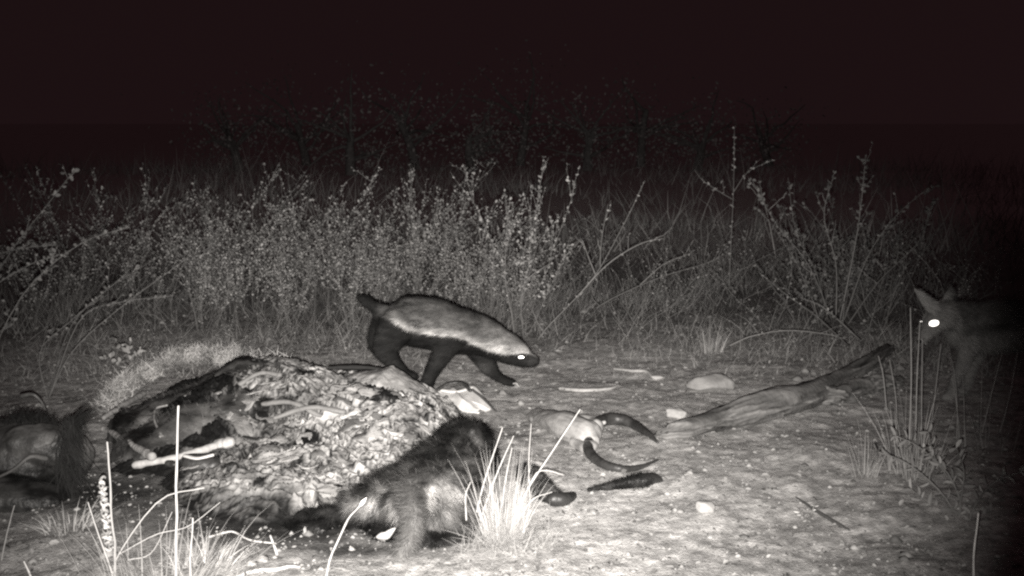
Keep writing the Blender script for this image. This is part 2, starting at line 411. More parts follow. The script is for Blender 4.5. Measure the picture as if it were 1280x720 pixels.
# dead branch behind the broken bone
mb = MB(); tube(mb, interp([OH(130, 522, .03), OH(152, 508, .10), OH(180, 492, .12)], 12), np.linspace(.011, .015, 12), 8, .30, rough=.5)
tag(mb.build('dead_branch', M_wood), 'short grey branch leaning on the dark hide above the broken bone', 'branch')
# hooves beside the leg bone
def hoof(label, px, py, Y, w, h, rz=0):
    c = OH(px, py, .03); o = thing('hoof', label, 'hoof', c - (0, 0, h / 2))
    mb = MB()
    tube(mb, [c + (-w * .25, 0, 0), c + (w * .05, 0, -h * .1), c + (w * .3, -.01, -h * .05)], [h * .42, h * .5, h * .36], 14, rl=[h * .5, h * .55, h * .4])
    v, nn, f4, f3 = solid('h', mb, .005, 3, lambda v: .004 * fbm(v * 40, 3, 9))
    mb = MB(); mb.add(v, [f4], .035); mb.build('hoof_wall', M_horn, o)
    return c, o
c, ho = hoof('large black hoof under the knobbly end of the leg bone', 252, 579, 4.02, .15, .085)
mb = MB(); tube(mb, interp([c + (-.05, -.03, .037), c + (0, -.045, .032), c + (.05, -.03, .04)], 10), .005, 8, .6, rl=.012, rough=.5); mb.build('pale_sole', M_bone, ho)
hoof('small black hoof tucked beneath the middle of the leg bone', 214, 579, 3.98, .05, .03)
# shoulder blade : flat fan with raised spine
o = thing('shoulder_blade', 'flat pale shoulder blade with raised ridges beside the near forefoot', 'bone', G(580, 515))
out = [(545, 490), (553, 486), (572, 488), (592, 483), (606, 497), (614, 512), (596, 516), (575, 519), (557, 517), (549, 505)]
cn = P(578, 503, 5.0); rim = np.array([P(a, b_, 5.0 + (517 - b_) * .0035) for a, b_ in out])
rim = interp(np.vstack([rim, rim[:1]]), 41)[:-1]; v = []; R = 12
for k in range(R + 1):
    t = k / R; v.append(cn * (1 - t) + rim * t + (0, 0, .0))
v = np.concatenate(v)
v[:, 2] += .012 * fbm(v * 25, 3, 71) ; v[:, 2] += .016 * np.exp(-((v[:, 0] - cn[0] + (v[:, 2] - cn[2]) * 1.6) / .012) ** 2)
nr = 40; ii = (np.arange(R)[:, None] * nr); jj = np.arange(nr)[None]
fq = np.stack([ii + jj, ii + (jj + 1) % nr, ii + nr + (jj + 1) % nr, ii + nr + jj], -1).reshape(-1, 4)
bk = v + (0, .012, -.004)
er = R * nr + np.arange(nr); e2 = R * nr + (np.arange(nr) + 1) % nr; N0 = len(v)
mb = MB(); mb.add(np.vstack([v, bk]), [fq, fq[:, ::-1] + N0, np.stack([er, e2, e2 + N0, er + N0], -1)], np.concatenate([.5 + .3 * fbm(v * 30, 3, 2)] * 2))
mb.build('blade', M_bone, o)
for k, pl in enumerate([[(549, 489), (562, 505), (580, 513), (598, 516)], [(590, 502), (600, 506), (611, 512)], [(548, 515), (552, 503), (548, 489)], [(549, 488), (570, 490), (590, 485)]]):
    mb = MB(); tube(mb, interp([P(a, b_, 4.975 + (517 - b_) * .0035) for a, b_ in pl], 14), .0055, 8, .66, rough=.4, seed=k); mb.build('ridge', M_bone, o)

# ------------------------------------------------------------------ furry carcass in front
def chain(mb, L, seg=18, ref=(0, 1, 0), n=None):
    """L rows: px, py, Y, r_px, lateral radius in metres (or None)"""
    pts = np.array([P(a[0], a[1], a[2]) for a in L]); sc = np.array([a[2] * 1.02 / F for a in L])
    r = np.array([a[3] for a in L]) * sc; rl = np.array([(a[4] if len(a) > 4 and a[4] else a[3] * s) for a, s in zip(L, sc)])
    n = n or len(L) * 4; z = interp(np.column_stack([pts, r, rl]), n)
    tube(mb, z[:, :3], np.maximum(z[:, 3], .002), seg, rl=np.maximum(z[:, 4], .002), ref=ref)
fc = thing('furry_carcass', 'matted dark furry carcass lying in the foreground against the bright grass tuft', 'carcass', G(500, 690))
mb = MB()
chain(mb, [(572, 562, 3.95, 36, .10), (582, 568, 3.93, 38, .10), (590, 580, 3.9, 32, .09)])
chain(mb, [(560, 590, 3.9, 34, .12), (520, 610, 3.85, 34, .13), (470, 628, 3.8, 30, .12), (420, 645, 3.75, 24, .1)])
chain(mb, [(575, 575, 3.92, 36, .12), (545, 600, 3.78, 44, .14), (505, 628, 3.68, 42, .14), (455, 645, 3.62, 32, .12)])
chain(mb, [(590, 600, 3.8, 26, .1), (585, 640, 3.6, 28, .1), (570, 668, 3.5, 20, .08)])
chain(mb, [(540, 620, 3.65, 44, .13), (520, 640, 3.58, 46, .13), (560, 655, 3.55, 36, .12)])
chain(mb, [(450, 668, 3.55, 24, .12), (500, 672, 3.5, 24, .12), (560, 675, 3.47, 19, .1), (578, 676, 3.46, 13, .06)])
chain(mb, [(440, 655, 3.65, 30, .12), (385, 668, 3.58, 27, .12), (330, 668, 3.60, 18, .1), (280, 662, 3.65, 10, .06)])
v, nn, f4, f3 = solid('fc', mb, .009, 5, lambda v: .075 * fbm(v * 8, 4, 81) + .024 * fbm(v * 30, 3, 82))
def to_px(v):
    d = v - (0, 0, H); dep = d[:, 1] * CP - d[:, 2] * SP; return 640 + F * d[:, 0] / dep, 360 - F * (d[:, 1] * SP + d[:, 2] * CP) / dep
def to_sect(c, ax, r):   # gaussian patch on the coat around a point of the body
    return lambda v: np.exp(-((v - c) ** 2 / np.array(ax) ** 2).sum(1))
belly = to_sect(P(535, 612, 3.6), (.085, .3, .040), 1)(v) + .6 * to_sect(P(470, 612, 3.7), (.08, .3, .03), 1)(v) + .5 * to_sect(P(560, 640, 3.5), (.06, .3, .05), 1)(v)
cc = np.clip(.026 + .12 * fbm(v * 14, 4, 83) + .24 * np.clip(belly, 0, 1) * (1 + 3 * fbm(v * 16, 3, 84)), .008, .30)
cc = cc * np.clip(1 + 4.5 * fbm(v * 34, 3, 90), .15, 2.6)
cc = cc * np.clip((v[:, 2] + .01) / .10 + 1.2 * fbm(v * 10, 3, 89), .22, 1)   # darker towards the bottom, unevenly
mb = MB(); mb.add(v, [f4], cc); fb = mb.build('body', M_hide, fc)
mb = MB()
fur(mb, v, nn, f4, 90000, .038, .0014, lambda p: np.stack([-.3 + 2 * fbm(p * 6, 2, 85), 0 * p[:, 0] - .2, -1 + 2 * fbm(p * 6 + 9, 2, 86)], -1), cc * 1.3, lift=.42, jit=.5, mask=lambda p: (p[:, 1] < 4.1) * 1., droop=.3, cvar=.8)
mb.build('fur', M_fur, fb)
mb = MB(); chain(mb, [(512, 622, 3.50, 18, .05), (517, 645, 3.41, 15, .045), (514, 665, 3.37, 12, .035), (507, 681, 3.34, 12, .04), (500, 690, 3.32, 9, .035)], seg=14)
v2, n2, q2, _ = solid('leg', mb, .006, 3, lambda v: .006 * fbm(v * 25, 3, 87))
c2 = np.clip(.10 + .12 * fbm(v2 * 18, 3, 88), .03, .3)
mb = MB(); mb.add(v2, [q2], c2); lg = mb.build('leg', M_hide, fc)
mb = MB(); fur(mb, v2, n2, q2, 9000, .028, .0014, (-.2, 0, -1), c2 * 1.1, lift=.35, jit=.4, cvar=.8); mb.build('leg_hair', M_fur, lg)
mb = MB(); tube(mb, interp([P(472, 671, 3.375), P(483, 669, 3.36), P(494, 660, 3.36)], 10), [.004, .008, .012, .014, .014, .013, .011, .008, .006, .002], 10, .5, ref=(0, 1, 0), rl=.006, rough=.8)
mb.build('bare_bone', M_bone, fc)
# foreleg with hoof sticking out to the right behind the tuft, and the lone dark leg beyond it
def dark_leg(name, label, L, hoofL=None, col=.022):
    L = [(a, b, Gs(a, b + c_ * .8)[1], c_) for a, b, _, c_ in L]; hoofL = hoofL and [(a, b, Gs(a, b + c_ * .8)[1], c_) for a, b, _, c_ in hoofL]
    o = thing(name, label, 'animal leg', G(L[0][0], L[0][1] + 6))
    mb = MB(); chain(mb, L, seg=14); v, nn, f4, f3 = solid('dl', mb, .005, 2, lambda v: .016 * fbm(v * 26, 4, 91))
    c = np.clip(col * (1 + 5 * fbm(v * 30, 3, 92)), .006, .2); mb = MB(); mb.add(v, [f4], c); s = mb.build('shin', M_hide, o)
    mb = MB(); fur(mb, v, nn, f4, 6000, .014, .0014, unit(P(L[-1][0], L[-1][1], L[-1][2]) - P(L[0][0], L[0][1], L[0][2])), c, lift=.35, jit=.6, cvar=.8); mb.build('short_hair', M_fur, s)
    if hoofL:
        mb = MB(); chain(mb, hoofL, seg=12); v, nn, f4, f3 = solid('hf', mb, .005, 2); mb = MB(); mb.add(v, [f4], .03); mb.build('hoof', M_horn, o)
dark_leg('severed_leg', 'bent dark leg with hoof just right of the bright grass tuft', [(655, 590, 3.95, 12), (668, 600, 3.92, 15), (682, 615, 3.88, 13), (695, 622, 3.86, 10)], [(692, 624, 3.85, 10), (705, 624, 3.85, 9), (716, 620, 3.87, 6)], .05)
dark_leg('dried_leg', 'straight black dried leg tapering left on the bare ground below the horned skull', [(736, 612, 3.97, 2.5), (756, 609, 4.0, 4), (780, 605, 4.03, 6.5), (806, 600, 4.07, 8)], [(804, 601, 4.07, 8), (816, 598, 4.09, 7.5), (826, 600, 4.1, 3.5)], .012)

# ------------------------------------------------------------------ left dark carcass
lc = thing('dark_carcass', 'dark hairy carcass at the left edge with ragged hair tufts hanging', 'carcass', G(30, 640))
mb = MB()
chain(mb, [(-130, 600, 4.1, 70, .2), (-60, 585, 4.05, 62, .2), (0, 578, 4.0, 52, .18), (50, 570, 4.0, 46, .15), (85, 572, 4.0, 34, .1)])
chain(mb, [(-60, 620, 3.8, 34, .12), (10, 622, 3.78, 26, .1), (70, 625, 3.8, 18, .08)])
chain(mb, [(35, 555, 3.95, 26, .1), (70, 560, 3.93, 28, .08)])
v, nn, f4, f3 = solid('lc', mb, .009, 5, lambda v: .045 * fbm(v * 7, 4, 95) + .014 * fbm(v * 26, 3, 96))
cc = np.clip(.055 + .30 * fbm(v * np.array([6, 6, 14.]), 4, 97), .008, .22)
mb = MB(); mb.add(v, [f4], cc); b0 = mb.build('body', M_hide, lc)
mb = MB(); fur(mb, v, nn, f4, 16000, .02, .0016, (.3, -.2, -1), cc, lift=.25, jit=.3); mb.build('fur', M_fur, b0)
mb = MB(); n = 700; base = np.array([P(a, b_, 3.84) for a, b_ in zip(rng.uniform(78, 96, n), rng.uniform(520, 600, n))]); base[:, 1] += rng.normal(0, .03, n)
blades(mb, base, unit(np.array([.12, -.1, -1]) + rng.normal(size=(n, 3)) * .22), rng.uniform(.05, .14, n), .003, seg=3, col=.015, bend=rng.normal(size=(n, 3)) * .02)
n = 120; base = np.array([P(a, b_, 3.86) for a, b_ in zip(rng.uniform(80, 92, n), rng.uniform(530, 545, n))])
blades(mb, base, unit(np.array([.55, 0, 1]) + rng.normal(size=(n, 3)) * .3), rng.uniform(.05, .12, n), .003, seg=3, col=.012, bend=np.array([.04, 0, 0]) * np.ones((n, 1)))
n = 900; base = np.array([P(a, 548 - 27 * math.sin((a + 10) / 90 * 3.1) * .9, 3.98) for a in rng.uniform(-10, 80, n)])
blades(mb, base + rng.normal(size=(n, 3)) * .012, unit(np.array([.2, -.1, .6]) + rng.normal(size=(n, 3)) * .4), rng.uniform(.02, .045, n), .003, seg=2, col=.012)
mb.build('hair_tuft', M_fur, lc)
mb = MB(); tube(mb, interp([P(-20, 604, 3.72), P(15, 588, 3.72), P(38, 571, 3.74), P(57, 573, 3.78)], 16), np.linspace(.004, .009, 16), 10, .11, rl=.01, rough=.4); mb.build('rib', M_bone, lc)
mb = MB(); tube(mb, interp([P(28, 495, 4.35), P(40, 493, 4.35), P(50, 500, 4.35), P(57, 512, 4.33)], 14), np.linspace(.009, .004, 14), 10, .10, rough=.3)
tag(mb.build('curved_horn', M_horn), 'thin dark curved horn above the left edge carcass', 'horn')

# ------------------------------------------------------------------ horned skull
sk = thing('horned_skull', 'pale half buried skull with two dark curved horns on bare ground', 'skull', G(740, 570))
def GR(L, k=.7): return [(a[0], a[1], Gs(a[0], a[1] + a[3] * k)[1], *a[3:]) for a in L]
mb = MB()
chain(mb, GR([(668, 519, 0, 7, .04), (690, 526, 0, 12, .055), (712, 534, 0, 17.5, .07), (734, 542, 0, 17.5, .065)]))
chain(mb, GR([(724, 526, 0, 8, .03), (744, 529, 0, 9), (742, 543, 0, 10), (737, 560, 0, 8), (716, 553, 0, 6)]))
_a = unit(P(736, 543, 4.5) - P(668, 519, 4.8)); _b = unit(np.cross(_a, (0, 0, 1.))); RS = np.stack([_a, _b, np.cross(_a, _b)], 1)
v, nn, f4, f3 = solid('sk', mb, .006, 4, lambda v: .010 * fbm(v * 10, 3, 101) + .010 * fbm((v @ RS) * np.array([8, 60, 60.]), 3, 103) - .012 * np.exp(-((v - P(714, 528, 4.66)) ** 2).sum(1) / .0012))
mb = MB(); mb.add(v, [f4], np.clip(.33 + .30 * fbm((v @ RS) * np.array([9, 70, 70.]), 4, 102) + .25 * fbm(v * 20, 3, 104), .06, .42)); mb.build('cranium', M_bone, sk)
for L in ([(738, 538, 0, 7), (746, 529, 0, 8), (760, 524, 0, 8), (778, 525, 0, 7.5), (795, 532, 0, 6.5), (810, 542, 0, 4.5), (822, 553, 0, 2)],
          [(738, 548, 0, 7), (735, 559, 0, 7.5), (741, 571, 0, 7), (756, 581, 0, 6), (777, 586, 0, 5), (800, 584, 0, 3.6), (822, 575, 0, 1.5)]):
    mb = MB(); L = GR(L, 1.0); pts = np.array([P(a, b_, c_) for a, b_, c_, _ in L]); r = np.array([a[3] * a[2] / F for a in L])
    z = interp(np.column_stack([pts, r]), 44); z[:, 3] *= .95 * (1 + .02 * np.sin(np.arange(44) * 2.1))
    z[:, 2] = np.maximum(z[:, 2], gh(z[:, 0], z[:, 1]) + z[:, 3] * .6)
    tube(mb, z[:, :3], z[:, 3], 14, .03 + .03 * vn(z[:, :3] * 40, 3), rough=.25); mb.build('horn', M_horn, sk)
# pale scale of bone on the end of the upper horn
mb = MB(); q_ = GR([(750, 529, 0, 8)], 1)[0][2] - .018; tube(mb, [P(749, 530, q_), P(755, 528, q_)], .009, 10, .45, rough=.8); mb.build('horn_core', M_bone, sk)

# ------------------------------------------------------------------ log
lo = thing('fallen_log', 'long weathered grey log lying forked at its far right end', 'log', G(960, 520))
def logpts(L): 
    q = []
    for a, b_, r in L:
        p = Gs(a, b_, r * .82); q.append((*p, r))
    return interp(q, 48)
mb = MB()
z = logpts([(822, 547, .012), (850, 547, .040), (900, 538, .060), (960, 524, .070), (1015, 506, .068), (1055, 484, .050), (1088, 468, .042), (1110, 455, .03)])
z[30:, 2] += np.linspace(0, .06, 18)
def bark(v, z, seg=40):
    pass
for zz, nm in ((z, 'trunk'), (None, 'fork')):
    if zz is None:
        zz = logpts([(1012, 506, .045), (1045, 503, .048), (1080, 493, .045), (1104, 486, .040), (1122, 482, .03)])
    mb = MB(); n = len(zz); tube(mb, zz[:, :3], zz[:, 3], 48, cap=True)
    vv = mb.v[0]; ax = np.repeat(np.vstack([zz[:1, :3]] * 3 + [zz[:, :3]] + [zz[-1:, :3]] * 3), 48, 0)
    d = unit(vv - ax); tt = np.repeat(np.linspace(0, 1, n + 6), 48)
    ang = np.arctan2(d[:, 2], d[:, 0] * .7 + d[:, 1] * .7)
    qn = np.stack([np.cos(ang) * 4, np.sin(ang) * 4, tt * 5], -1)
    g = fbm(qn * 2.2, 4, 111); g2 = fbm(np.stack([np.cos(ang) * 11, np.sin(ang) * 11, tt * 7], -1), 3, 112)
    k = .045 * g + .030 * g2 - .012 * np.exp(-((((g * 3 + g2) % .5) - .25) / .03) ** 2)
    vv = ax + (vv - ax) * (1, 1, .82)
    mb.v[0] = vv + d * k[:, None]
    mb.c[0] = np.clip(.15 + .38 * g + .28 * g2 + .22 * np.exp(-((ang + .55) / .22) ** 2) * (tt > .35) * (tt < .8) * (nm == 'trunk'), .03, .6)
    mb.build(nm, M_wood, lo)

# ------------------------------------------------------------------ stones, chips and sticks
def stone(label, px, py, w, h, col=.34, seed=0, flat=.6):
    p = Gs(px, py + h / 2); s = p[1] * 1.02 / F; mb = MB()
    th = np.linspace(0, math.pi, 15)[:, None]; ph = np.linspace(0, 2 * math.pi, 24, endpoint=False)[None]
    v = np.stack([np.sin(th) * np.cos(ph), np.sin(th) * np.sin(ph), np.cos(th) + 0 * ph], -1).reshape(-1, 3)
    v = v * (1 + .7 * fbm(v * 1.5 + seed, 3, seed))[:, None] * (w * s / 2, w * s / 2 * flat, h * s / 2 * 1.1) + p + (0, w * s * flat * .3, h * s * .30)
    i = np.arange(14)[:, None] * 24; j = np.arange(24)[None]; j2 = (j + 1) % 24
    mb.add(v, [np.stack([i + j, i + 24 + j, i + 24 + j2, i + j2], -1).reshape(-1, 4)], np.clip(col * (1 + .5 * fbm(v * 30, 3, seed)), 0, .7))
    q_ = np.random.default_rng(seed); c0 = v.mean(0); sz = np.array([w * s / 2, w * s / 2 * flat, h * s / 2])
    e = (mb.v[0] - c0) / sz
    for _ in range(14):
        nn_ = unit(q_.normal(size=3)); e = e - np.maximum(e @ nn_ - q_.uniform(.6, .8), 0)[:, None] * nn_
    mb.v[0] = c0 + e * sz * 1.15
    tag(mb.build('stone', M_stone), label, 'stone')
stone('round pale stone alone on the bare ground at lower right', 881, 632, 26, 20, .33, 1)
stone('broad flat pale stone behind the log', 892, 477, 62, 24, .30, 2)
stone('small angular pale stone above the narrow end of the log', 846, 515, 26, 15, .42, 3)
stone('tiny whitish stone right of the long thin stick', 822, 471, 18, 7, .45, 4)
def stick(name, label, L, Y=None, col=.4, seg=7, mat_=None, cat='stick', rough=.3, on_ground=False):
    pts = np.array([(Gs(a[0], a[1], a[2] * .8) if Y is None else P(a[0], a[1], Y if np.isscalar(Y) else Y[k])) for k, a in enumerate(L)])
    r = np.array([a[2] for a in L]); z = interp(np.column_stack([pts, r]), max(10, 4 * len(L)))
    mb = MB(); tube(mb, z[:, :3], np.maximum(z[:, 3], .0008), seg, col, rough=rough, seed=len(L))
    return tag(mb.build(name, mat_ or M_twig), label, cat)
stick('stick', 'bleached stick lying right of the far forefoot', [(700, 487, .007), (730, 490, .009), (762, 487, .006), (773, 482, .004)], col=.5)
stick('stick', 'long thin stick on the ground below the diagonal sapling', [(768, 462, .005), (790, 465, .008), (808, 466, .008), (815, 472, .006)], col=.45)
stick('stick', 'white stick at the bottom edge right of the dry grass clump', [(292, 724, .004), (318, 716, .0065), (345, 714, .006), (362, 710, .005), (379, 711, .003)], col=.6)
stick('stick', 'pale crooked twig on the ground in front of the dark stained earth', [(262, 672, .003), (290, 666, .004), (312, 676, .003), (345, 680, .002)], col=.6)
stick('stick', 'short upright twig in front of the carcass heap', [(338, 670, .003), (344, 686, .004), (349, 702, .004)], Y=[3.3, 3.28, 3.26], col=.5)
stick('stick', 'long dark stick lying across the top of the carcass heap', [(412, 460, .008), (440, 459, .011), (465, 460, .008), (484, 463, .005)], Y=4.95, col=.03, rough=.8)
stick('stick', 'dark curved twig on the ground right of the shoulder blade', [(590, 487, .005), (602, 496, .006), (611, 505, .005), (620, 514, .003)], Y=4.9, col=.05)
stick('stick', 'dark broken stick on the dim ground above the leafy weed', [(995, 622, .003), (1020, 640, .006), (1050, 658, .006), (1062, 664, .003)], col=.08)

# ------------------------------------------------------------------ honey badger
YB = 5.5
bo = thing('honey_badger', 'low black animal with a grey mantle walking right, nose down, one eye shining', 'badger', G(560, 480))
mb = MB()
body = [(476, 392, YB, 9, .03), (484, 397, YB, 19, .07), (497, 401, YB, 27, .095), (515, 402, YB, 31, .105), (540, 405, YB, 32, .105), (562, 412, YB, 31, .105), (585, 416, YB, 27, .095),
        (605, 421, YB, 24, .085), (624, 430, YB - .01, 20, .075), (638, 437, YB - .02, 18.5, .07), (651, 444, YB - .03, 14.5, .055), (660, 449, YB - .04, 10.5, .04), (667, 451, YB - .045, 7.5, .03)]
chain(mb, body, seg=24, n=60)
chain(mb, [(482, 390, YB, 9), (472, 385, YB, 6.5), (462, 379, YB, 5.5), (455, 375, YB, 4)])
Yn, Yf = YB - .075, YB + .075
chain(mb, [(566, 420, Yn, 20, .05), (556, 438, Yn - .01, 14, .042), (546, 455, Yn - .02, 10.5, .035), (538, 470, Yn - .03, 8.5, .032), (534, 482, Yn - .05, 8, .03), (535, 491, Yn - .08, 7, .03)])
chain(mb, [(594, 432, Yf, 15, .045), (604, 446, Yf, 12.5, .04), (612, 459, Yf, 10, .034), (621, 469, Yf, 6, .026), (631, 475, Yf - .01, 5, .024), (640, 478, Yf - .02, 5, .026)])
chain(mb, [(496, 410, Yn, 24, .06), (487, 425, Yn, 19, .05), (483, 438, Yn, 15, .045), (490, 449, Yn, 10, .034), (500, 459, Yn, 6.5, .028), (508, 467, Yn - .01, 6, .028), (518, 471, Yn - .03, 5, .028)])
chain(mb, [(486, 412, Yf, 20, .05), (477, 425, Yf, 14, .04), (475, 434, Yf, 10, .032), (484, 444, Yf, 8, .028), (491, 454, Yf, 6, .025), (499, 462, Yf, 5, .025)])
v, nn, f4, f3 = solid('badger', mb, .0055, 5, lambda v: .003 * fbm(v * 22, 3, 121))
bx = [P(a, b_, YB) for a, b_ in [(470, 392), (480, 391), (492, 394), (499, 397.5), (512, 406), (525, 411), (552, 414), (569, 414.5), (582, 420), (596, 428), (611, 434), (624, 437), (640, 438.5), (656, 437), (680, 448)]]
bx = np.array(bx)
def badger_col(v):
    line = np.interp(v[:, 0], bx[:, 0], bx[:, 2]); h = v[:, 2] - line + .022 * fbm(v * 30, 3, 125) * np.clip((P(640, 440, YB)[0] - v[:, 0]) / .08, .25, 1)
    mant = .085 + .09 * np.clip((v[:, 0] - P(600, 395, YB)[0]) / .1, 0, 1) + .10 * fbm(v * 20, 3, 122) - .25 * np.clip(h - .07, 0, .1) * 3 * .3 + .32 * np.exp(-(np.maximum(h, 0) / .030) ** 2) * np.clip((v[:, 0] - P(492, 395, YB)[0]) / .03, 0, 1)
    t = np.clip(h / .006 + .5, 0, 1); c = mant * t + (.013 + .012 * fbm(v * 20, 2, 3)) * (1 - t)
    tail = v[:, 0] < P(471, 385, YB)[0]; td = np.clip((P(484, 388, YB)[0] - v[:, 0]) / .05, 0, 1); c = c * (1 - td) + .012 * td
    grey_leg = np.exp(-((v - P(608, 458, Yf)) ** 2).sum(1) / .0012); c = c + .07 * grey_leg
    muz = v[:, 0] > P(661, 450, YB)[0]; c = np.where(muz, np.maximum(c * .5, .035), c)
    return np.clip(c, .006, .6)
cc = badger_col(v)
mb = MB(); mb.add(v, [f4], cc); bb = mb.build('body', M_fur, bo)
mb = MB()
cf = np.clip(cc * (1 + 3.2 * fbm(v * np.array([18, 30, 70.]), 3, 126)), .005, .6)
fur(mb, v, nn, f4, 90000, .021, .0012, lambda p: np.stack([0 * p[:, 0] - 1, 0 * p[:, 0], -.35 + 0 * p[:, 0]], -1), cf, lift=.30, jit=.22, cvar=.7)
tl = P(468, 384, YB)[0]
fur(mb, v, nn, f4, 2500, .035, .0016, (-1, 0, .35), cc, lift=.35, jit=.3, mask=lambda p: (p[:, 0] < tl) * 1.)
mb.build('fur', M_fur, bb)
def ball(mb, c, r, col=1., sc=(1, 1, 1)):
    th = np.linspace(0.001, math.pi - .001, 13)[:, None]; ph = np.linspace(0, 2 * math.pi, 18, endpoint=False)[None]
    v = np.stack([np.sin(th) * np.cos(ph), np.sin(th) * np.sin(ph), np.cos(th) + 0 * ph], -1).reshape(-1, 3) * r * np.array(sc) + c
    i = np.arange(12)[:, None] * 18; j = np.arange(18)[None]; j2 = (j + 1) % 18
    mb.add(v, [np.stack([i + j, i + 18 + j, i + 18 + j2, i + j2], -1).reshape(-1, 4)], col)
def eye(parent, px, py, Y, r, wx, wz, rot=0.):
    c = P(px, py, Y); mb = MB(); ball(mb, c + (0, .004, 0), r); e = mb.build('eye', M_eye, parent)
    # retina disc shining back at the flash, set proud on the near face of the eye
    n = unit(np.array([-0.01, 0.01, H - .02]) - c); u = unit(np.cross((0, 0, 1), n)); w = np.cross(n, u)
    u, w = u * math.cos(rot) + w * math.sin(rot), w * math.cos(rot) - u * math.sin(rot)
    a = np.linspace(0, 2 * math.pi, 20, endpoint=False); k = c + n * r * .9
    v = [k + n * .0015] + [k + u * wx * math.cos(t) + w * wz * math.sin(t) for t in a]
    mb = MB(); mb.add(np.array(v), [np.array([[0, 1 + i, 1 + (i + 1) % 20] for i in range(20)])]); mb.build('shining_pupil', M_tap, e, smooth=False)
eye(bo, 651.5, 446.5, YB - .085, .011, .013, .006)
mb = MB(); ball(mb, P(670, 453, YB - .047), .011, sc=(.9, 1, .8)); mb.build('nose', M_eye, bo)
mb = MB(); tube(mb, interp([P(631, 428, YB - .085), P(634, 424.5, YB - .092), P(638, 427, YB - .09), P(637, 432, YB - .085)], 12), .0035, 8, .2); mb.build('ear', M_fur, bo)
for (px, py, Yp, ax) in ((535, 495, Yn - .1, (-.15, -1, -.25)), (643, 479, Yf - .03, (1, -.2, -.35))):
    for k in range(5):
        b0 = P(px, py, Yp) + (np.array([1, 0, 0]) if ax[1] < -.5 else np.array([0, 1, 0])) * (k - 2) * .009
        mb = MB(); d = unit(np.array(ax, float)); tube(mb, interp([b0 - d * .006, b0 + d * .008 + (0, 0, .003), b0 + d * .022 + (0, 0, -.004)], 8), np.linspace(.003, .0008, 8), 6); mb.build('claw', M_claw, bo)

# ------------------------------------------------------------------ jackal
YJ = 5.35
jo = thing('jackal', 'dim slender dog-like animal at the right edge facing left with a bright glowing eye', 'jackal', G(1215, 497))
mb = MB()
chain(mb, [(1204, 412, YJ, 24, .06), (1222, 410, YJ, 31, .085), (1250, 408, YJ, 33, .095), (1290, 406, YJ, 31, .095), (1325, 403, YJ, 26, .08), (1355, 404, YJ, 26, .08), (1375, 410, YJ, 20, .06)], seg=24, n=40)
chain(mb, [(1214, 402, YJ, 24, .07), (1200, 396, YJ - .03, 20, .06), (1186, 392, YJ - .06, 17, .052)])
chain(mb, [(1188, 392, YJ - .06, 15, .05), (1178, 395, YJ - .09, 16.5, .058), (1168, 402, YJ - .12, 13.5, .048), (1160, 412, YJ - .15, 8.5, .03), (1154, 420, YJ - .17, 6.5, .022), (1150, 426, YJ - .185, 4.5, .016)])
for (tx, ty, bx_, by_, Ye) in ((1143, 361, 1165, 384, YJ - .15), (1190, 356, 1183, 382, YJ - .03)):
    chain(mb, [(bx_, by_, Ye, 9, .012), ((bx_ + tx) / 2, (by_ + ty) / 2, Ye, 6.5, .009), (tx, ty, Ye, 1.5, .003)], seg=12)
for (L) in ([(1216, 420, YJ - .05, 18, .045), (1208, 440, YJ - .05, 11, .03), (1201, 458, YJ - .05, 7, .022), (1193, 474, YJ - .05, 5.5, .018), (1188, 490, YJ - .06, 5, .018), (1182, 497, YJ - .08, 5, .02)],
            [(1226, 422, YJ + .05, 16, .04), (1220, 442, YJ + .05, 9, .026), (1212, 462, YJ + .05, 6.5, .02), (1207, 480, YJ + .05, 5.3, .018), (1202, 489, YJ + .03, 5, .02)],
            [(1362, 415, YJ - .05, 22, .05), (1352, 436, YJ - .05, 13, .035), (1366, 456, YJ - .05, 8, .022), (1362, 478, YJ - .05, 5.5, .018), (1354, 496, YJ - .07, 5, .02)],
            [(1368, 415, YJ + .05, 22, .05), (1376, 436, YJ + .05, 12, .032), (1392, 455, YJ + .05, 8, .022), (1390, 476, YJ + .05, 5.5, .018), (1383, 490, YJ + .03, 5, .02)],
            [(1374, 402, YJ, 8), (1392, 415, YJ, 9), (1402, 440, YJ, 11), (1404, 465, YJ, 7)]):
    chain(mb, L, seg=14)
v, nn, f4, f3 = solid('jackal', mb, .0065, 4, lambda v: .003 * fbm(v * 20, 3, 131))
jl = np.array([P(a, b_, YJ) for a, b_ in [(1150, 340), (1180, 360), (1197, 418), (1240, 411), (1280, 402), (1340, 392), (1420, 380)]])
def jackal_col(v):
    h = v[:, 2] - np.interp(v[:, 0], jl[:, 0], jl[:, 2]); t = np.clip(h / .05 + .5, 0, 1)
    return np.clip(.21 * (1 - t) * .85 + t * (.06 + .05 * np.clip(h / .12, 0, 1) + .09 * fbm(v * np.array([15, 15, 40.]), 3, 132)) + .08 * fbm(v * 12, 3, 133), .02, .4)
cc = jackal_col(v); mb = MB(); mb.add(v, [f4], cc); jb = mb.build('body', M_fur, jo)
mb = MB(); fur(mb, v, nn, f4, 60000, .024, .0014, lambda p: np.stack([0 * p[:, 0] + 1, 0 * p[:, 0], -.5 + 0 * p[:, 0]], -1), cc * 1.1, lift=.4, jit=.3, cvar=.7); mb.build('fur', M_fur, jb)
eye(jo, 1167.5, 404, YJ - .175, .013, .0215, .0145, .25)
eye(jo, 1151.5, 402, YJ - .155, .009, .006, .004)
mb = MB(); ball(mb, P(1149, 427, YJ - .2), .012, sc=(1, .9, .8)); mb.build('nose', M_eye, jo)

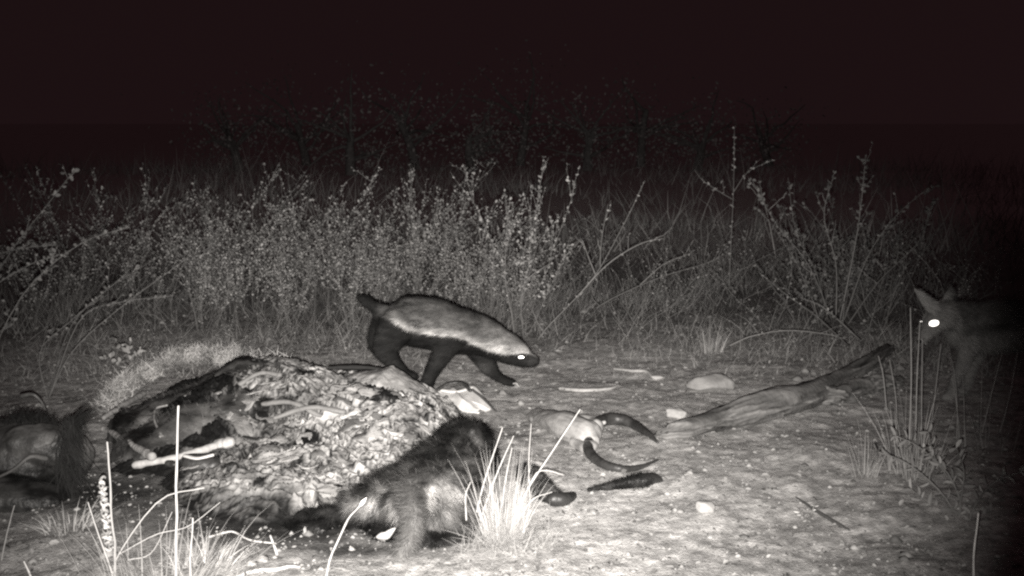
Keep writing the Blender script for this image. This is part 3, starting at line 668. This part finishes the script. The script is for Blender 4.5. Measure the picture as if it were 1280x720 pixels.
# ------------------------------------------------------------------ grasses
def tuft(name, label, px, py, n, hmin, hmax, spread, lean=(0, 0), w=.003, col=(.4, .7), rbase=.04, droop=.15, extra=(), cat='grass tuft', m=None, group=None):
    c = Gs(px, py); o = thing(name, label, cat, c, group); mb = MB()
    a = rng.uniform(0, 2 * math.pi, n); r = rbase * np.sqrt(rng.random(n))
    b = c + np.stack([np.cos(a) * r, np.sin(a) * r, 0 * a - .005], -1); b[:, 2] = gh(b[:, 0], b[:, 1]) - .004
    s = np.abs(rng.normal(0, spread, n)); d = unit(np.stack([np.cos(a) * s + lean[0], np.sin(a) * s + lean[1], 1 + 0 * a], -1))
    L = rng.uniform(hmin, hmax, n) * rng.uniform(.5, 1, n)
    bend = np.stack([np.cos(a), np.sin(a), -.4 + 0 * a], -1) * (L * droop * rng.random(n))[:, None] + rng.normal(size=(n, 3)) * .05 * L[:, None]
    blades(mb, b, d, L, w * rng.uniform(.6, 1.3, n), bend=bend, seg=4, col=rng.uniform(*col, n))
    mb.build('blades', m or M_grass, o)
    for L in extra:                                   # single tall stalks: px,py list, Y, radius
        mb = MB(); pts = interp([P(a_, b_, L[1]) for a_, b_ in L[0]], 12); tube(mb, pts, np.linspace(L[2], L[2] * .45, 12), 6, L[3] if len(L) > 3 else .5)
        mb.build('stalk', M_stalk, o)
    return o
tuft('grass_tuft', 'brightest white dry grass tuft standing beside the furry carcass', 628, 672, 360, .10, .36, .24, (.04, 0), .0026, (.26, .5), .065, .2,
     [([(640, 668), (655, 620), (690, 565), (725, 512)], 3.47, .0035), ([(596, 640), (606, 600), (628, 535)], 3.5, .0035), ([(600, 650), (622, 590), (642, 545)], 3.48, .003),
      ([(663, 640), (661, 580), (664, 530)], 3.6, .002, .6), ([(640, 660), (665, 600), (680, 588), (705, 594)], 3.45, .0025), ([(625, 650), (632, 600), (640, 560)], 3.5, .003),
      ([(645, 655), (665, 625), (690, 615)], 3.42, .0025), ([(583, 650), (582, 620), (588, 603)], 3.46, .003)])
o_ = [q_ for q_ in C.objects if q_.name == 'grass_tuft'][0]; mb = MB(); n = 700
c_ = Gs(632, 680); b = c_ + np.clip(rng.normal(size=(n, 3)), -1.9, 1.9) * (.07, .055, 0); b[:, 2] = gh(b[:, 0], b[:, 1]) - .003
blades(mb, b, unit(rng.normal(size=(n, 3)) * (.8, .7, .3) + (0, 0, .7)), rng.uniform(.03, .11, n), .0022, seg=3, col=rng.uniform(.18, .36, n), bend=rng.normal(size=(n, 3)) * .03)
mb.build('low_blades', M_grass, o_)
tuft('grass_tuft', 'dry tangled grass clump at the lower left around the tall stalks', 205, 735, 260, .08, .26, .6, (.1, 0), .0026, (.15, .36), .22, .5,
     [([(140, 725), (150, 690), (200, 625), (255, 610)], 3.1, .0025, .55), ([(110, 628), (122, 665), (138, 710), (142, 730)][::-1], 3.1, .003, .55), ([(160, 700), (190, 690), (215, 640)], 3.12, .002, .5),
      ([(150, 692), (195, 668), (235, 658), (275, 628)], 3.15, .002, .5)])
tuft('grass_tuft', 'small dry grass tuft at the bottom edge between the tallest stalk and the white stick', 262, 706, 90, .05, .16, .8, (.3, 0), .0025, (.3, .55), .10, .6)
tuft('grass_tuft', 'small pale grass tuft left of the spiralled dead weed', 88, 660, 90, .04, .13, .7, (0, 0), .0026, (.25, .5), .08, .5)
tuft('grass_tuft', 'tall thin dim grass tuft in front of the jackal head', 1142, 590, 130, .1, .4, .30, (0, 0), .0026, (.22, .42), .10, .2,
     [([(1136, 560), (1139, 480), (1138, 385)], 4.3, .0028, .35), ([(1145, 560), (1146, 480), (1150, 400)], 4.3, .0026, .35), ([(1152, 560), (1152, 500), (1153, 425)], 4.3, .0024, .32),
      ([(1108, 510), (1104, 470), (1098, 445)], 4.6, .0024, .3), ([(1160, 560), (1168, 500), (1176, 430)], 4.35, .002, .3), ([(1122, 560), (1120, 500), (1112, 450)], 4.4, .002, .3)])
tuft('grass_tuft', 'low pale grass tuft at the near end of the dim weeds beyond the log', 1082, 595, 60, .08, .26, .25, (0, 0), .0024, (.25, .4), .04, .2)
tuft('grass_tuft', 'thin sparse grass standing under the jackal belly', 1235, 560, 50, .15, .5, .22, (.05, 0), .0026, (.2, .35), .16, .2,
     [([(1228, 540), (1240, 490), (1253, 440)], 4.4, .002, .3), ([(1250, 540), (1262, 495), (1272, 440)], 4.4, .002, .3)])
tuft('grass_tuft', 'small upright grass tuft on the dim ground behind the log', 885, 440, 60, .1, .3, .25, (0, 0), .003, (.25, .45), .08, .2)
def stalk(label, L, Y, r, col=.5, head=False):
    pts = interp([P(a, b_, Y) for a, b_ in L], 16); pts = pts + fbm(pts * 9, 3, 7)[:, None] * (.022, .01, 0) * np.sin(np.linspace(0, 3.14, 16))[:, None]; o = thing('dry_stalk', label, 'stalk', pts[0])
    rr = np.linspace(r, r * .5, 16) * (1 + .18 * (np.arange(16) % 5 == 0))
    mb = MB(); tube(mb, pts, rr, 8, col); mb.build('stem', M_stalk, o)
    if head: mb = MB(); tube(mb, interp([pts[-1], pts[-1] * .45 + P(458, 622, Y) * .55, P(458, 622, Y)], 8), [.003, .005, .006, .006, .005, .004, .002, .001], 8, .7, rough=.5); mb.build('seed_head', M_stalk, o)
stalk('tallest straight bleached stalk rising in front of the knobbly leg bone', [(220, 748), (221, 680), (222, 590), (223, 508)], 3.0, .0044, .45)
stalk('short straight bleached stalk just right of the tallest stalk', [(240, 748), (240, 700), (241, 648)], 3.0, .0034, .45)
stalk('slightly bent stalk rising from the dry grass clump by the spiralled weed', [(144, 748), (143, 690), (139, 620), (134, 553)], 3.05, .0040, .42)
stalk('arching bright stalk with seed head in front of the furry carcass', [(404, 740), (412, 700), (432, 655), (450, 632)], 3.1, .0035, .45, True)
stalk('lone upright stalk at the lower right corner', [(1217, 745), (1219, 700), (1223, 642)], 3.0, .0038, .7)
stalk('short slanting stalk at the bottom left corner', [(42, 745), (36, 722), (30, 702)], 3.0, .0038, .65)
stalk('thin bent stalk at the far left edge', [(2, 700), (8, 665), (18, 632)], 3.2, .002, .4)
# dead weed with spiralled curled leaves
o = thing('dead_weed', 'dead weed with pale curled leaves spiralling up its stem', 'weed', P(138, 700, 3.25)); pts = interp([P(140, 722, 3.25), P(134, 660, 3.25), P(127, 598, 3.25)], 30)
mb = MB(); tube(mb, pts, .002, 6, .3); mb.build('stem', M_twig, o); mb = MB()
for k in range(3, 30):
    a = k * 2.4; w = .022 - .0004 * k; s = np.linspace(0, 4.4, 10)
    c = pts[k] + np.stack([np.cos(a + s) * w * (1 - s / 7), np.sin(a + s) * w * (1 - s / 7), -.002 * s + .004 * np.sin(s * 2)], -1)
    tube(mb, c, .0016, 6, rng.uniform(.3, .7), rl=.0045, ref=(0, 0, 1))
mb.build('curled_leaves', M_leaf, o)

# field of short dry grass and litter (uncountable)
def scatter(n, y0, y1, xr=1.0, pw=1.6):
    t = rng.random(n) ** pw; y = y0 + (y1 - y0) * t; x = rng.uniform(-.56, .56, n) * (y + 1.0) * xr; return x, y
n = 60000; x, y = scatter(n, 5.7, 15, 1, 1.5)
dens = vn(p3(x * 1.1, y * 1.1), 140) + .4 * vn(p3(x * 4, y * 4), 141) - .35 - .3 * spot(x, y, (.2, 5.8), (.9, .7)) 
k = rng.random(n) < np.clip(dens * 1.6, .08, 1); x, y = x[k], y[k]; n = len(x)
b = np.stack([x, y, gh(x, y)], -1); Lh = rng.uniform(.03, .22, n) * np.clip((y - 5.3) / 1.6, .25, 1)
d = unit(np.stack([rng.normal(.1, .55, n), rng.normal(0, .45, n), np.ones(n)], -1)); mb = MB()
blades(mb, b, d, Lh, rng.uniform(.0018, .004, n), bend=rng.normal(size=(n, 3)) * (Lh * .3)[:, None], seg=3, col=rng.uniform(.08, .34, n))
n = 26000; y = 11 + 20 * rng.random(n); x = rng.uniform(-.56, .56, n) * (y + 1); k = rng.random(n) < np.clip((vn(p3(x * .5, y * .5), 150) - .3) * 2.2, .03, 1); x, y = x[k], y[k]; n = len(x)
Lh = rng.uniform(.1, .55, n) * (.5 + vn(p3(x * .8, y * .8), 151)); d = unit(np.stack([rng.normal(.1, .4, n), rng.normal(0, .4, n), np.ones(n)], -1))
blades(mb, np.stack([x, y, gh(x, y)], -1), d, Lh, rng.uniform(.006, .016, n), bend=rng.normal(size=(n, 3)) * (Lh * .3)[:, None], seg=2, col=rng.uniform(.15, .5, n))
tag(mb.build('dry_grass', M_grass), 'short dry grass covering the ground behind the carcasses', kind='stuff')
n = 30000; t = rng.random(n) ** 1.3; y = 3.0 + 9 * t; x = rng.uniform(-.56, .56, n) * (y + .8)
kk = heap(x, y) < .01; x, y = x[kk], y[kk]; n = len(x); p = np.stack([x, y, gh(x, y) + .006], -1)
mb = MB(); d = rng.normal(size=(n, 3)) * (1, 1, .35); sz = rng.gamma(2.2, .0034, n) + .003
leaves(mb, p, d, sz, .6, col=rng.uniform(.08, .42, n) ** 1.15, up=unit(np.array([0, -.35, 1.]) + rng.normal(size=(n, 3)) * .55))
tag(mb.build('leaf_litter', M_leaf), 'crumbled dead leaves and chips strewn over the ground', kind='stuff')
# small pebbles & clods
n = 3600; y = 3.0 + 5 * rng.random(n) ** 1.1; x = rng.uniform(-.5, .5, n) * (y + .6)
kk = heap(x, y) < .01; x, y = x[kk], y[kk]; n = len(x); r = rng.gamma(1.6, .0028, n) + .002
oc = np.array([(1, 0, 0), (.3, .95, 0), (-.8, .6, 0), (-.8, -.6, 0), (.3, -.95, 0), (0, 0, .75), (0, 0, -.5)], float)
vv = oc[None] * (1 + rng.normal(0, .22, (n, 7, 1))) * r[:, None, None] * (1.2, 1, 1); a = rng.uniform(0, 6.28, n)
vx = vv[..., 0] * np.cos(a)[:, None] - vv[..., 1] * np.sin(a)[:, None]; vy = vv[..., 0] * np.sin(a)[:, None] + vv[..., 1] * np.cos(a)[:, None]
vv = np.stack([vx + x[:, None], vy + y[:, None], vv[..., 2] + (gh(x, y) + .006)[:, None]], -1)
ft = np.array([(i_, (i_ + 1) % 5, 5) for i_ in range(5)] + [((i_ + 1) % 5, i_, 6) for i_ in range(5)])
mb = MB(); mb.add(vv.reshape(-1, 3), [(np.arange(n) * 7)[:, None, None].repeat(10, 1) .reshape(-1, 1) + np.tile(ft, (n, 1))], np.repeat(rng.uniform(.10, .38, n), 7))
tag(mb.build('pebbles', M_stone, smooth=False), 'small pebbles and earth clods strewn on the ground', kind='stuff')

# ------------------------------------------------------------------ shrubs
def add_stem(ms, ml, pts, r, twig_n, twig_l, leaf_n, lsize, lcol=(.06, .37), leaf_from=.2, rr=rng):
    n = len(pts); tube(ms, pts, np.linspace(r, r * .35, n), 5, rr.uniform(.10, .24), cap=False)
    T = unit(np.gradient(pts, axis=0)); seg = [(pts, r)]
    for _ in range(twig_n):
        k = rr.integers(int(n * .25), n - 1); l = twig_l * rr.uniform(.4, 1.1) * (1 - .4 * k / n)
        d = unit(T[k] + rr.normal(size=3) * (.8, .8, .35) + (0, 0, .25)); m_ = 6
        q = pts[k] + np.linspace(0, 1, m_)[:, None] * d * l + (np.linspace(0, 1, m_) ** 2)[:, None] * (0, 0, .12 * l)
        q += rr.normal(size=(m_, 3)) * .03 * l * np.linspace(0, 1, m_)[:, None]
        tube(ms, q, np.linspace(r * .45, r * .2, m_), 4, rr.uniform(.18, .30), cap=False); seg.append((q, 0))
    P0, D0 = [], []
    for q, f in seg:
        L = np.linalg.norm(np.diff(q, axis=0), axis=1).sum(); c = max(2, int(leaf_n * L)); t = (rr.uniform(leaf_from if f else 0.15, 1, c)) * (len(q) - 1)
        i_ = np.minimum(t.astype(int), len(q) - 2); f_ = (t - i_)[:, None]; P0.append(q[i_] * (1 - f_) + q[i_ + 1] * f_)
        tt = unit(q[i_ + 1] - q[i_]); D0.append(unit(tt * .6 + rr.normal(size=(c, 3)) * .8 + (0, 0, .15)))
    P0, D0 = np.concatenate(P0), np.concatenate(D0); c = len(P0)
    leaves(ml, P0, D0, lsize * rr.uniform(.45, 1.35, c), .68, col=rr.uniform(*lcol, c))
def wander(p, d, L, n, wob, rr, up=.0):
    q = [p]; d = unit(np.array(d, float))
    for _ in range(n - 1):
        d = unit(d + rr.normal(size=3) * wob + (0, 0, up)); q.append(q[-1] + d * L / (n - 1))
    return np.array(q)
def proto(seed, ns, hgt, spread, lean, twigs=7, lf=42, ls=.020, r=.0032, br=.12, up=.02, lfrom=.2, lcol=(.06, .37)):
    rr = np.random.default_rng(seed); ms, ml = MB(), MB()
    for _ in range(ns):
        b = np.array([rr.normal(0, br), rr.normal(0, br), -.01]); d = (rr.normal(lean[0], spread), rr.normal(lean[1], spread * .7), 1)
        L = hgt * rr.uniform(.6, 1.08)
        add_stem(ms, ml, wander(b, d, L, 11, .13, rr, up), r * rr.uniform(.7, 1.2), twigs, .24 * hgt, lf, ls, lcol, rr=rr, leaf_from=lfrom)
    o = thing('shrub', 'x', 'shrub', (0, 0, 0)); del o['_w']
    ms.build('stems', M_twig, o); ml.build('foliage', M_leaf, o); return o
protoA = [proto(200 + k, 8, 1.12, .36, (.16, 0), 11, 60, .018, lfrom=.3, lcol=(.05, .5)) for k in range(7)]     # thicket
protoB = [proto(220 + k, 7, .75, .5, (.35, 0), 5, 16, .016, up=0) for k in range(4)]     # thin, sparse
protoC = [proto(240 + k, 8, 1.0, .45, (0, 0), 7, 34, .023, lcol=(.04, .2)) for k in range(3)]     # right hand bushes
used = set()
def plant(pr, px, Y, sc, label, group, cat='shrub'):
    x = (px - 640) / F * Y * 1.0; loc = (x, Y, gz((x, Y))); rz = rng.uniform(-.9, .9)
    if pr.name not in used:
        used.add(pr.name); o = pr; o.location = loc; o.rotation_euler = (0, 0, rz); o.scale = (sc,) * 3; o['label'] = label; o['group'] = group
    else: o = copy_tree(pr, loc, rz, sc, label, group)
    return o
def zone(pr, n, px0, px1, Y0, Y1, s0, s1, label, group):
    for k in range(n):
        t = (k + rng.random()) / n; Yk = rng.uniform(Y0, Y1); plant(pr[rng.integers(len(pr))], px0 + (px1 - px0) * t, Yk, rng.uniform(s0, s1), label, group)
zone(protoA, 16, 410, 650, 6.7, 9.2, .5, 1.08, 'dense small-leaved shrub in the brightest thicket directly behind the badger', 'shrubs of the bright thicket behind the badger')
zone(protoA, 11, 215, 410, 6.9, 9.0, .6, 1.12, 'dense small-leaved shrub in the thicket above the carcass heap, left of the badger tail', 'shrubs of the thicket above the carcass heap')
zone(protoA, 7, -30, 230, 7.2, 9.4, .6, .95, 'dim small-leaved shrub at the far left behind the long leafy branches', 'dim shrubs at the left')
zone(protoB, 16, 620, 960, 6.9, 9.2, .7, 1.15, 'sparse thin-stemmed shrub leaning right in the open grass right of the badger', 'sparse shrubs right of the badger')
zone(protoC, 5, 1010, 1110, 7.0, 8.2, .8, 1.0, 'dim leafy shrub of the dark bush left of the jackal', 'shrubs of the dark bush left of the jackal')
zone(protoB, 8, 1120, 1330, 6.4, 8.2, .8, 1.1, 'barely lit thin shrub in the dark behind the jackal', 'barely lit shrubs behind the jackal')
zone(protoB, 8, 150, 480, 5.9, 6.5, .35, .55, 'low thin sprig at the foot of the thicket just behind the carcass heap', 'low sprigs at the foot of the thicket')

def sprig(name, label, L, Y, r, leaf=.02, ln=50, tw=3, tl=.12, lcol=(.25, .5), base=None, cat='branch'):
    o = thing(name, label, cat, P(L[0][0][0], L[0][0][1], Y) * (1, 1, 0)); ms, ml = MB(), MB()
    for q in L: add_stem(ms, ml, interp([P(a, b_, Y) for a, b_ in q], 14), r, tw, tl, ln, leaf, lcol, .3)
    ms.build('stems', M_twig, o); ml.build('foliage', M_leaf, o); return o
sprig('shrub', 'left edge shrub of long arching branches with round leaves', [[(-45, 520), (-30, 400), (10, 320), (60, 255), (95, 210)], [(-45, 520), (15, 390), (60, 335), (110, 300), (162, 284)],
      [(-40, 520), (-20, 380), (30, 335), (75, 318)], [(-45, 520), (-60, 380), (-30, 330), (20, 312), (70, 306)], [(-45, 520), (-30, 440), (10, 408), (25, 375)]], 5.0, .0034, .020, 60, 5, .12, (.10, .24), cat='shrub')
sprig('shrub', 'low leaning shrub at left with straight slanting stems behind the dead branch', [[(60, 500), (90, 440), (150, 385), (235, 322)], [(60, 500), (85, 415), (130, 365), (200, 320)], [(60, 500), (100, 400), (150, 378), (215, 370)], [(60, 500), (50, 440), (90, 400), (160, 340)]], 5.3, .003, .018, 32, 4, .14, (.10, .26), cat='shrub')
sprig('weed', 'clump of pale round leaves just behind the matted hair fringe', [[(170, 462), (165, 445), (150, 430)], [(170, 462), (175, 440), (185, 428)], [(168, 462), (150, 452), (128, 448)], [(170, 462), (160, 440), (165, 425)]], 5.45, .002, .028, 60, 2, .08, (.2, .42), cat='weed')
sprig('sapling', 'bare diagonal sapling rising right from the badger nose', [[(672, 425), (685, 408), (722, 370), (750, 335), (785, 270), (806, 226)], [(722, 370), (760, 330), (800, 305), (830, 298)], [(750, 335), (752, 300), (760, 255)], [(745, 345), (735, 320), (728, 300)]], 6.3, .005, .013, 22, 3, .14, (.25, .45), cat='sapling')
sprig('sapling', 'thin upright sapling with bare twigs above the badger head', [[(650, 400), (655, 365), (665, 330), (672, 305)], [(658, 350), (670, 340), (690, 328)]], 6.3, .0035, .012, 14, 2, .1, (.25, .45), cat='sapling')
sprig('fallen_twigs', 'low arching twigs reaching right over the grass beyond the diagonal sapling', [[(745, 385), (775, 368), (830, 345), (880, 330), (905, 318)], [(800, 356), (830, 330), (860, 318)], [(750, 383), (740, 370), (748, 350)]], 6.8, .004, .014, 24, 3, .14, (.2, .4), cat='twigs')
sprig('sapling', 'tallest lone sapling with few leaves standing against the dark', [[(911, 365), (914, 300), (917, 230), (918, 160)], [(917, 250), (900, 240), (878, 225), (868, 212)], [(917, 240), (935, 215), (966, 200)]], 7.6, .0035, .020, 34, 3, .12, (.25, .45), cat='sapling')
sprig('shrub', 'long stems of the dark bush curving up left towards the lone sapling', [[(1040, 400), (1010, 330), (970, 280), (940, 225)], [(1035, 400), (1020, 340), (995, 290), (985, 222)], [(1045, 400), (1045, 330), (1030, 270), (1043, 216)], [(1055, 400), (1085, 320), (1120, 270), (1160, 235)], [(1050, 400), (1070, 300), (1078, 240), (1082, 195)], [(1060, 405), (1100, 350), (1150, 300), (1162, 255)]], 6.4, .004, .022, 55, 6, .18, (.07, .19), cat='shrub')
sprig('fallen_twigs', 'low arched twig over the ground between the log and the dark bush', [[(912, 432), (940, 420), (985, 413), (1035, 418), (1060, 425)], [(1060, 432), (1020, 395), (985, 370), (948, 340)], [(1075, 425), (1030, 385), (1000, 372)]], 5.9, .004, .016, 22, 3, .12, (.2, .35), cat='twigs')
# broad-leaved weed lower right
def weed(label, L, Y, ls, n, col=(.16, .34)):
    o = thing('leafy_weed', label, 'weed', P(L[0][0][0], L[0][0][1], Y)); ms, ml = MB(), MB()
    for q in L:
        pts = interp([P(a, b_, Y + rng.normal(0, .05)) for a, b_ in q], 14); tube(ms, pts, np.linspace(.004, .0018, 14), 6, .2)
        k = np.repeat(np.linspace(2, 13, n).astype(int), 2); T = unit(np.gradient(pts, axis=0))[k]; sd = np.tile([-1, 1], n)[:, None]
        side = unit(np.cross(T, (0, -1, .4))) * sd; d = unit(T * .7 + side * .9 + rng.normal(size=(len(k), 3)) * .25)
        leaves(ml, pts[k], d, ls * rng.uniform(.7, 1.2, len(k)), .36, col=rng.uniform(*col, len(k)))
    ms.build('stems', M_twig, o); ml.build('foliage', M_leaf, o)
weed('dim broad-leaved weed arching left at the lower right', [[(1215, 680), (1180, 620), (1135, 580), (1098, 565)], [(1215, 680), (1190, 600), (1150, 560), (1120, 545)], [(1215, 680), (1200, 620), (1170, 575), (1160, 540)], [(1215, 680), (1170, 640), (1140, 612)]], 3.75, .042, 9)
weed('dim broad-leaved weed spreading right above the lone upright stalk', [[(1205, 690), (1215, 640), (1240, 605), (1275, 590)], [(1205, 690), (1200, 640), (1205, 590), (1195, 560)], [(1205, 690), (1225, 655), (1250, 640)], [(1205, 690), (1240, 660), (1290, 650)]], 3.7, .040, 9)
weed('small lit weed on the bare ground left of the broad-leaved weeds', [[(1012, 652), (1015, 640), (1020, 626)], [(1012, 652), (1003, 645), (998, 636)]], 3.62, .02, 5, (.25, .5))
weed('small low weed behind the fallen log', [[(1000, 640), (1000, 634)], ], 3.9, .01, 2) if False else None

# ------------------------------------------------------------------ far trees, faint at the edge of the flash
def tree(label, x, y, hgt, cr, seed):
    rr = np.random.default_rng(seed); o = thing('thorn_tree', label, 'tree', (x, y, gz((x, y))), 'faint trees far behind the thicket'); zb = gz((x, y))
    mb = MB(); trunk = wander(np.array([x, y, zb - .05]), (rr.normal(0, .1), 0, 1), hgt * .55, 9, .08, rr); tube(mb, trunk, np.linspace(.14, .08, 9), 10, .2, rough=.3)
    tips = []
    for _ in range(9):
        q = wander(trunk[rr.integers(3, 9)], (rr.normal(0, 1), rr.normal(0, 1), .7), cr * rr.uniform(.8, 1.3), 7, .2, rr); tube(mb, q, np.linspace(.05, .012, 7), 6, .2); tips += list(q[2:])
    mb.build('trunk', M_wood, o); tips = np.array(tips); n = 700
    c = tips[rr.integers(len(tips), size=n)] + rr.standard_t(4, size=(n, 3)) * (.30, .30, .22) * cr * .6
    low = rr.integers(0, 3, n) == 0; c[low, 2] = zb + (c[low, 2] - zb) * rr.uniform(.15, .9, low.sum()); c[low, :2] += rr.normal(size=(low.sum(), 2)) * .4
    mb = MB(); leaves(mb, c, rr.normal(size=(n, 3)), rr.uniform(.05, .12, n), .6, col=rr.uniform(.15, .5, n)); mb.build('crown', M_leaf, o)
for k, (px, Yt, hgt, cr) in enumerate([(300, 36, 2.0, 1.6), (385, 40, 2.6, 2.0), (440, 33, 1.9, 1.5), (520, 37, 3.2, 2.1), (590, 35, 1.7, 1.6), (650, 40, 2.9, 2.2), (735, 36, 2.2, 1.8), (800, 39, 3.3, 2.1), (870, 36, 1.6, 1.6), (960, 39, 1.7, 1.8)]):
    tree('faint bushy thorn tree in the darkness behind the thicket', (px - 640) / F * Yt * .84, Yt * .84, hgt * .9, cr * .85, 300 + k)

for pr in protoA + protoB + protoC:
    if pr.name not in used:
        for ch in list(pr.children): bpy.data.objects.remove(ch)
        bpy.data.objects.remove(pr)
for o in list(bpy.data.objects):
    if '_w' in o: del o['_w']
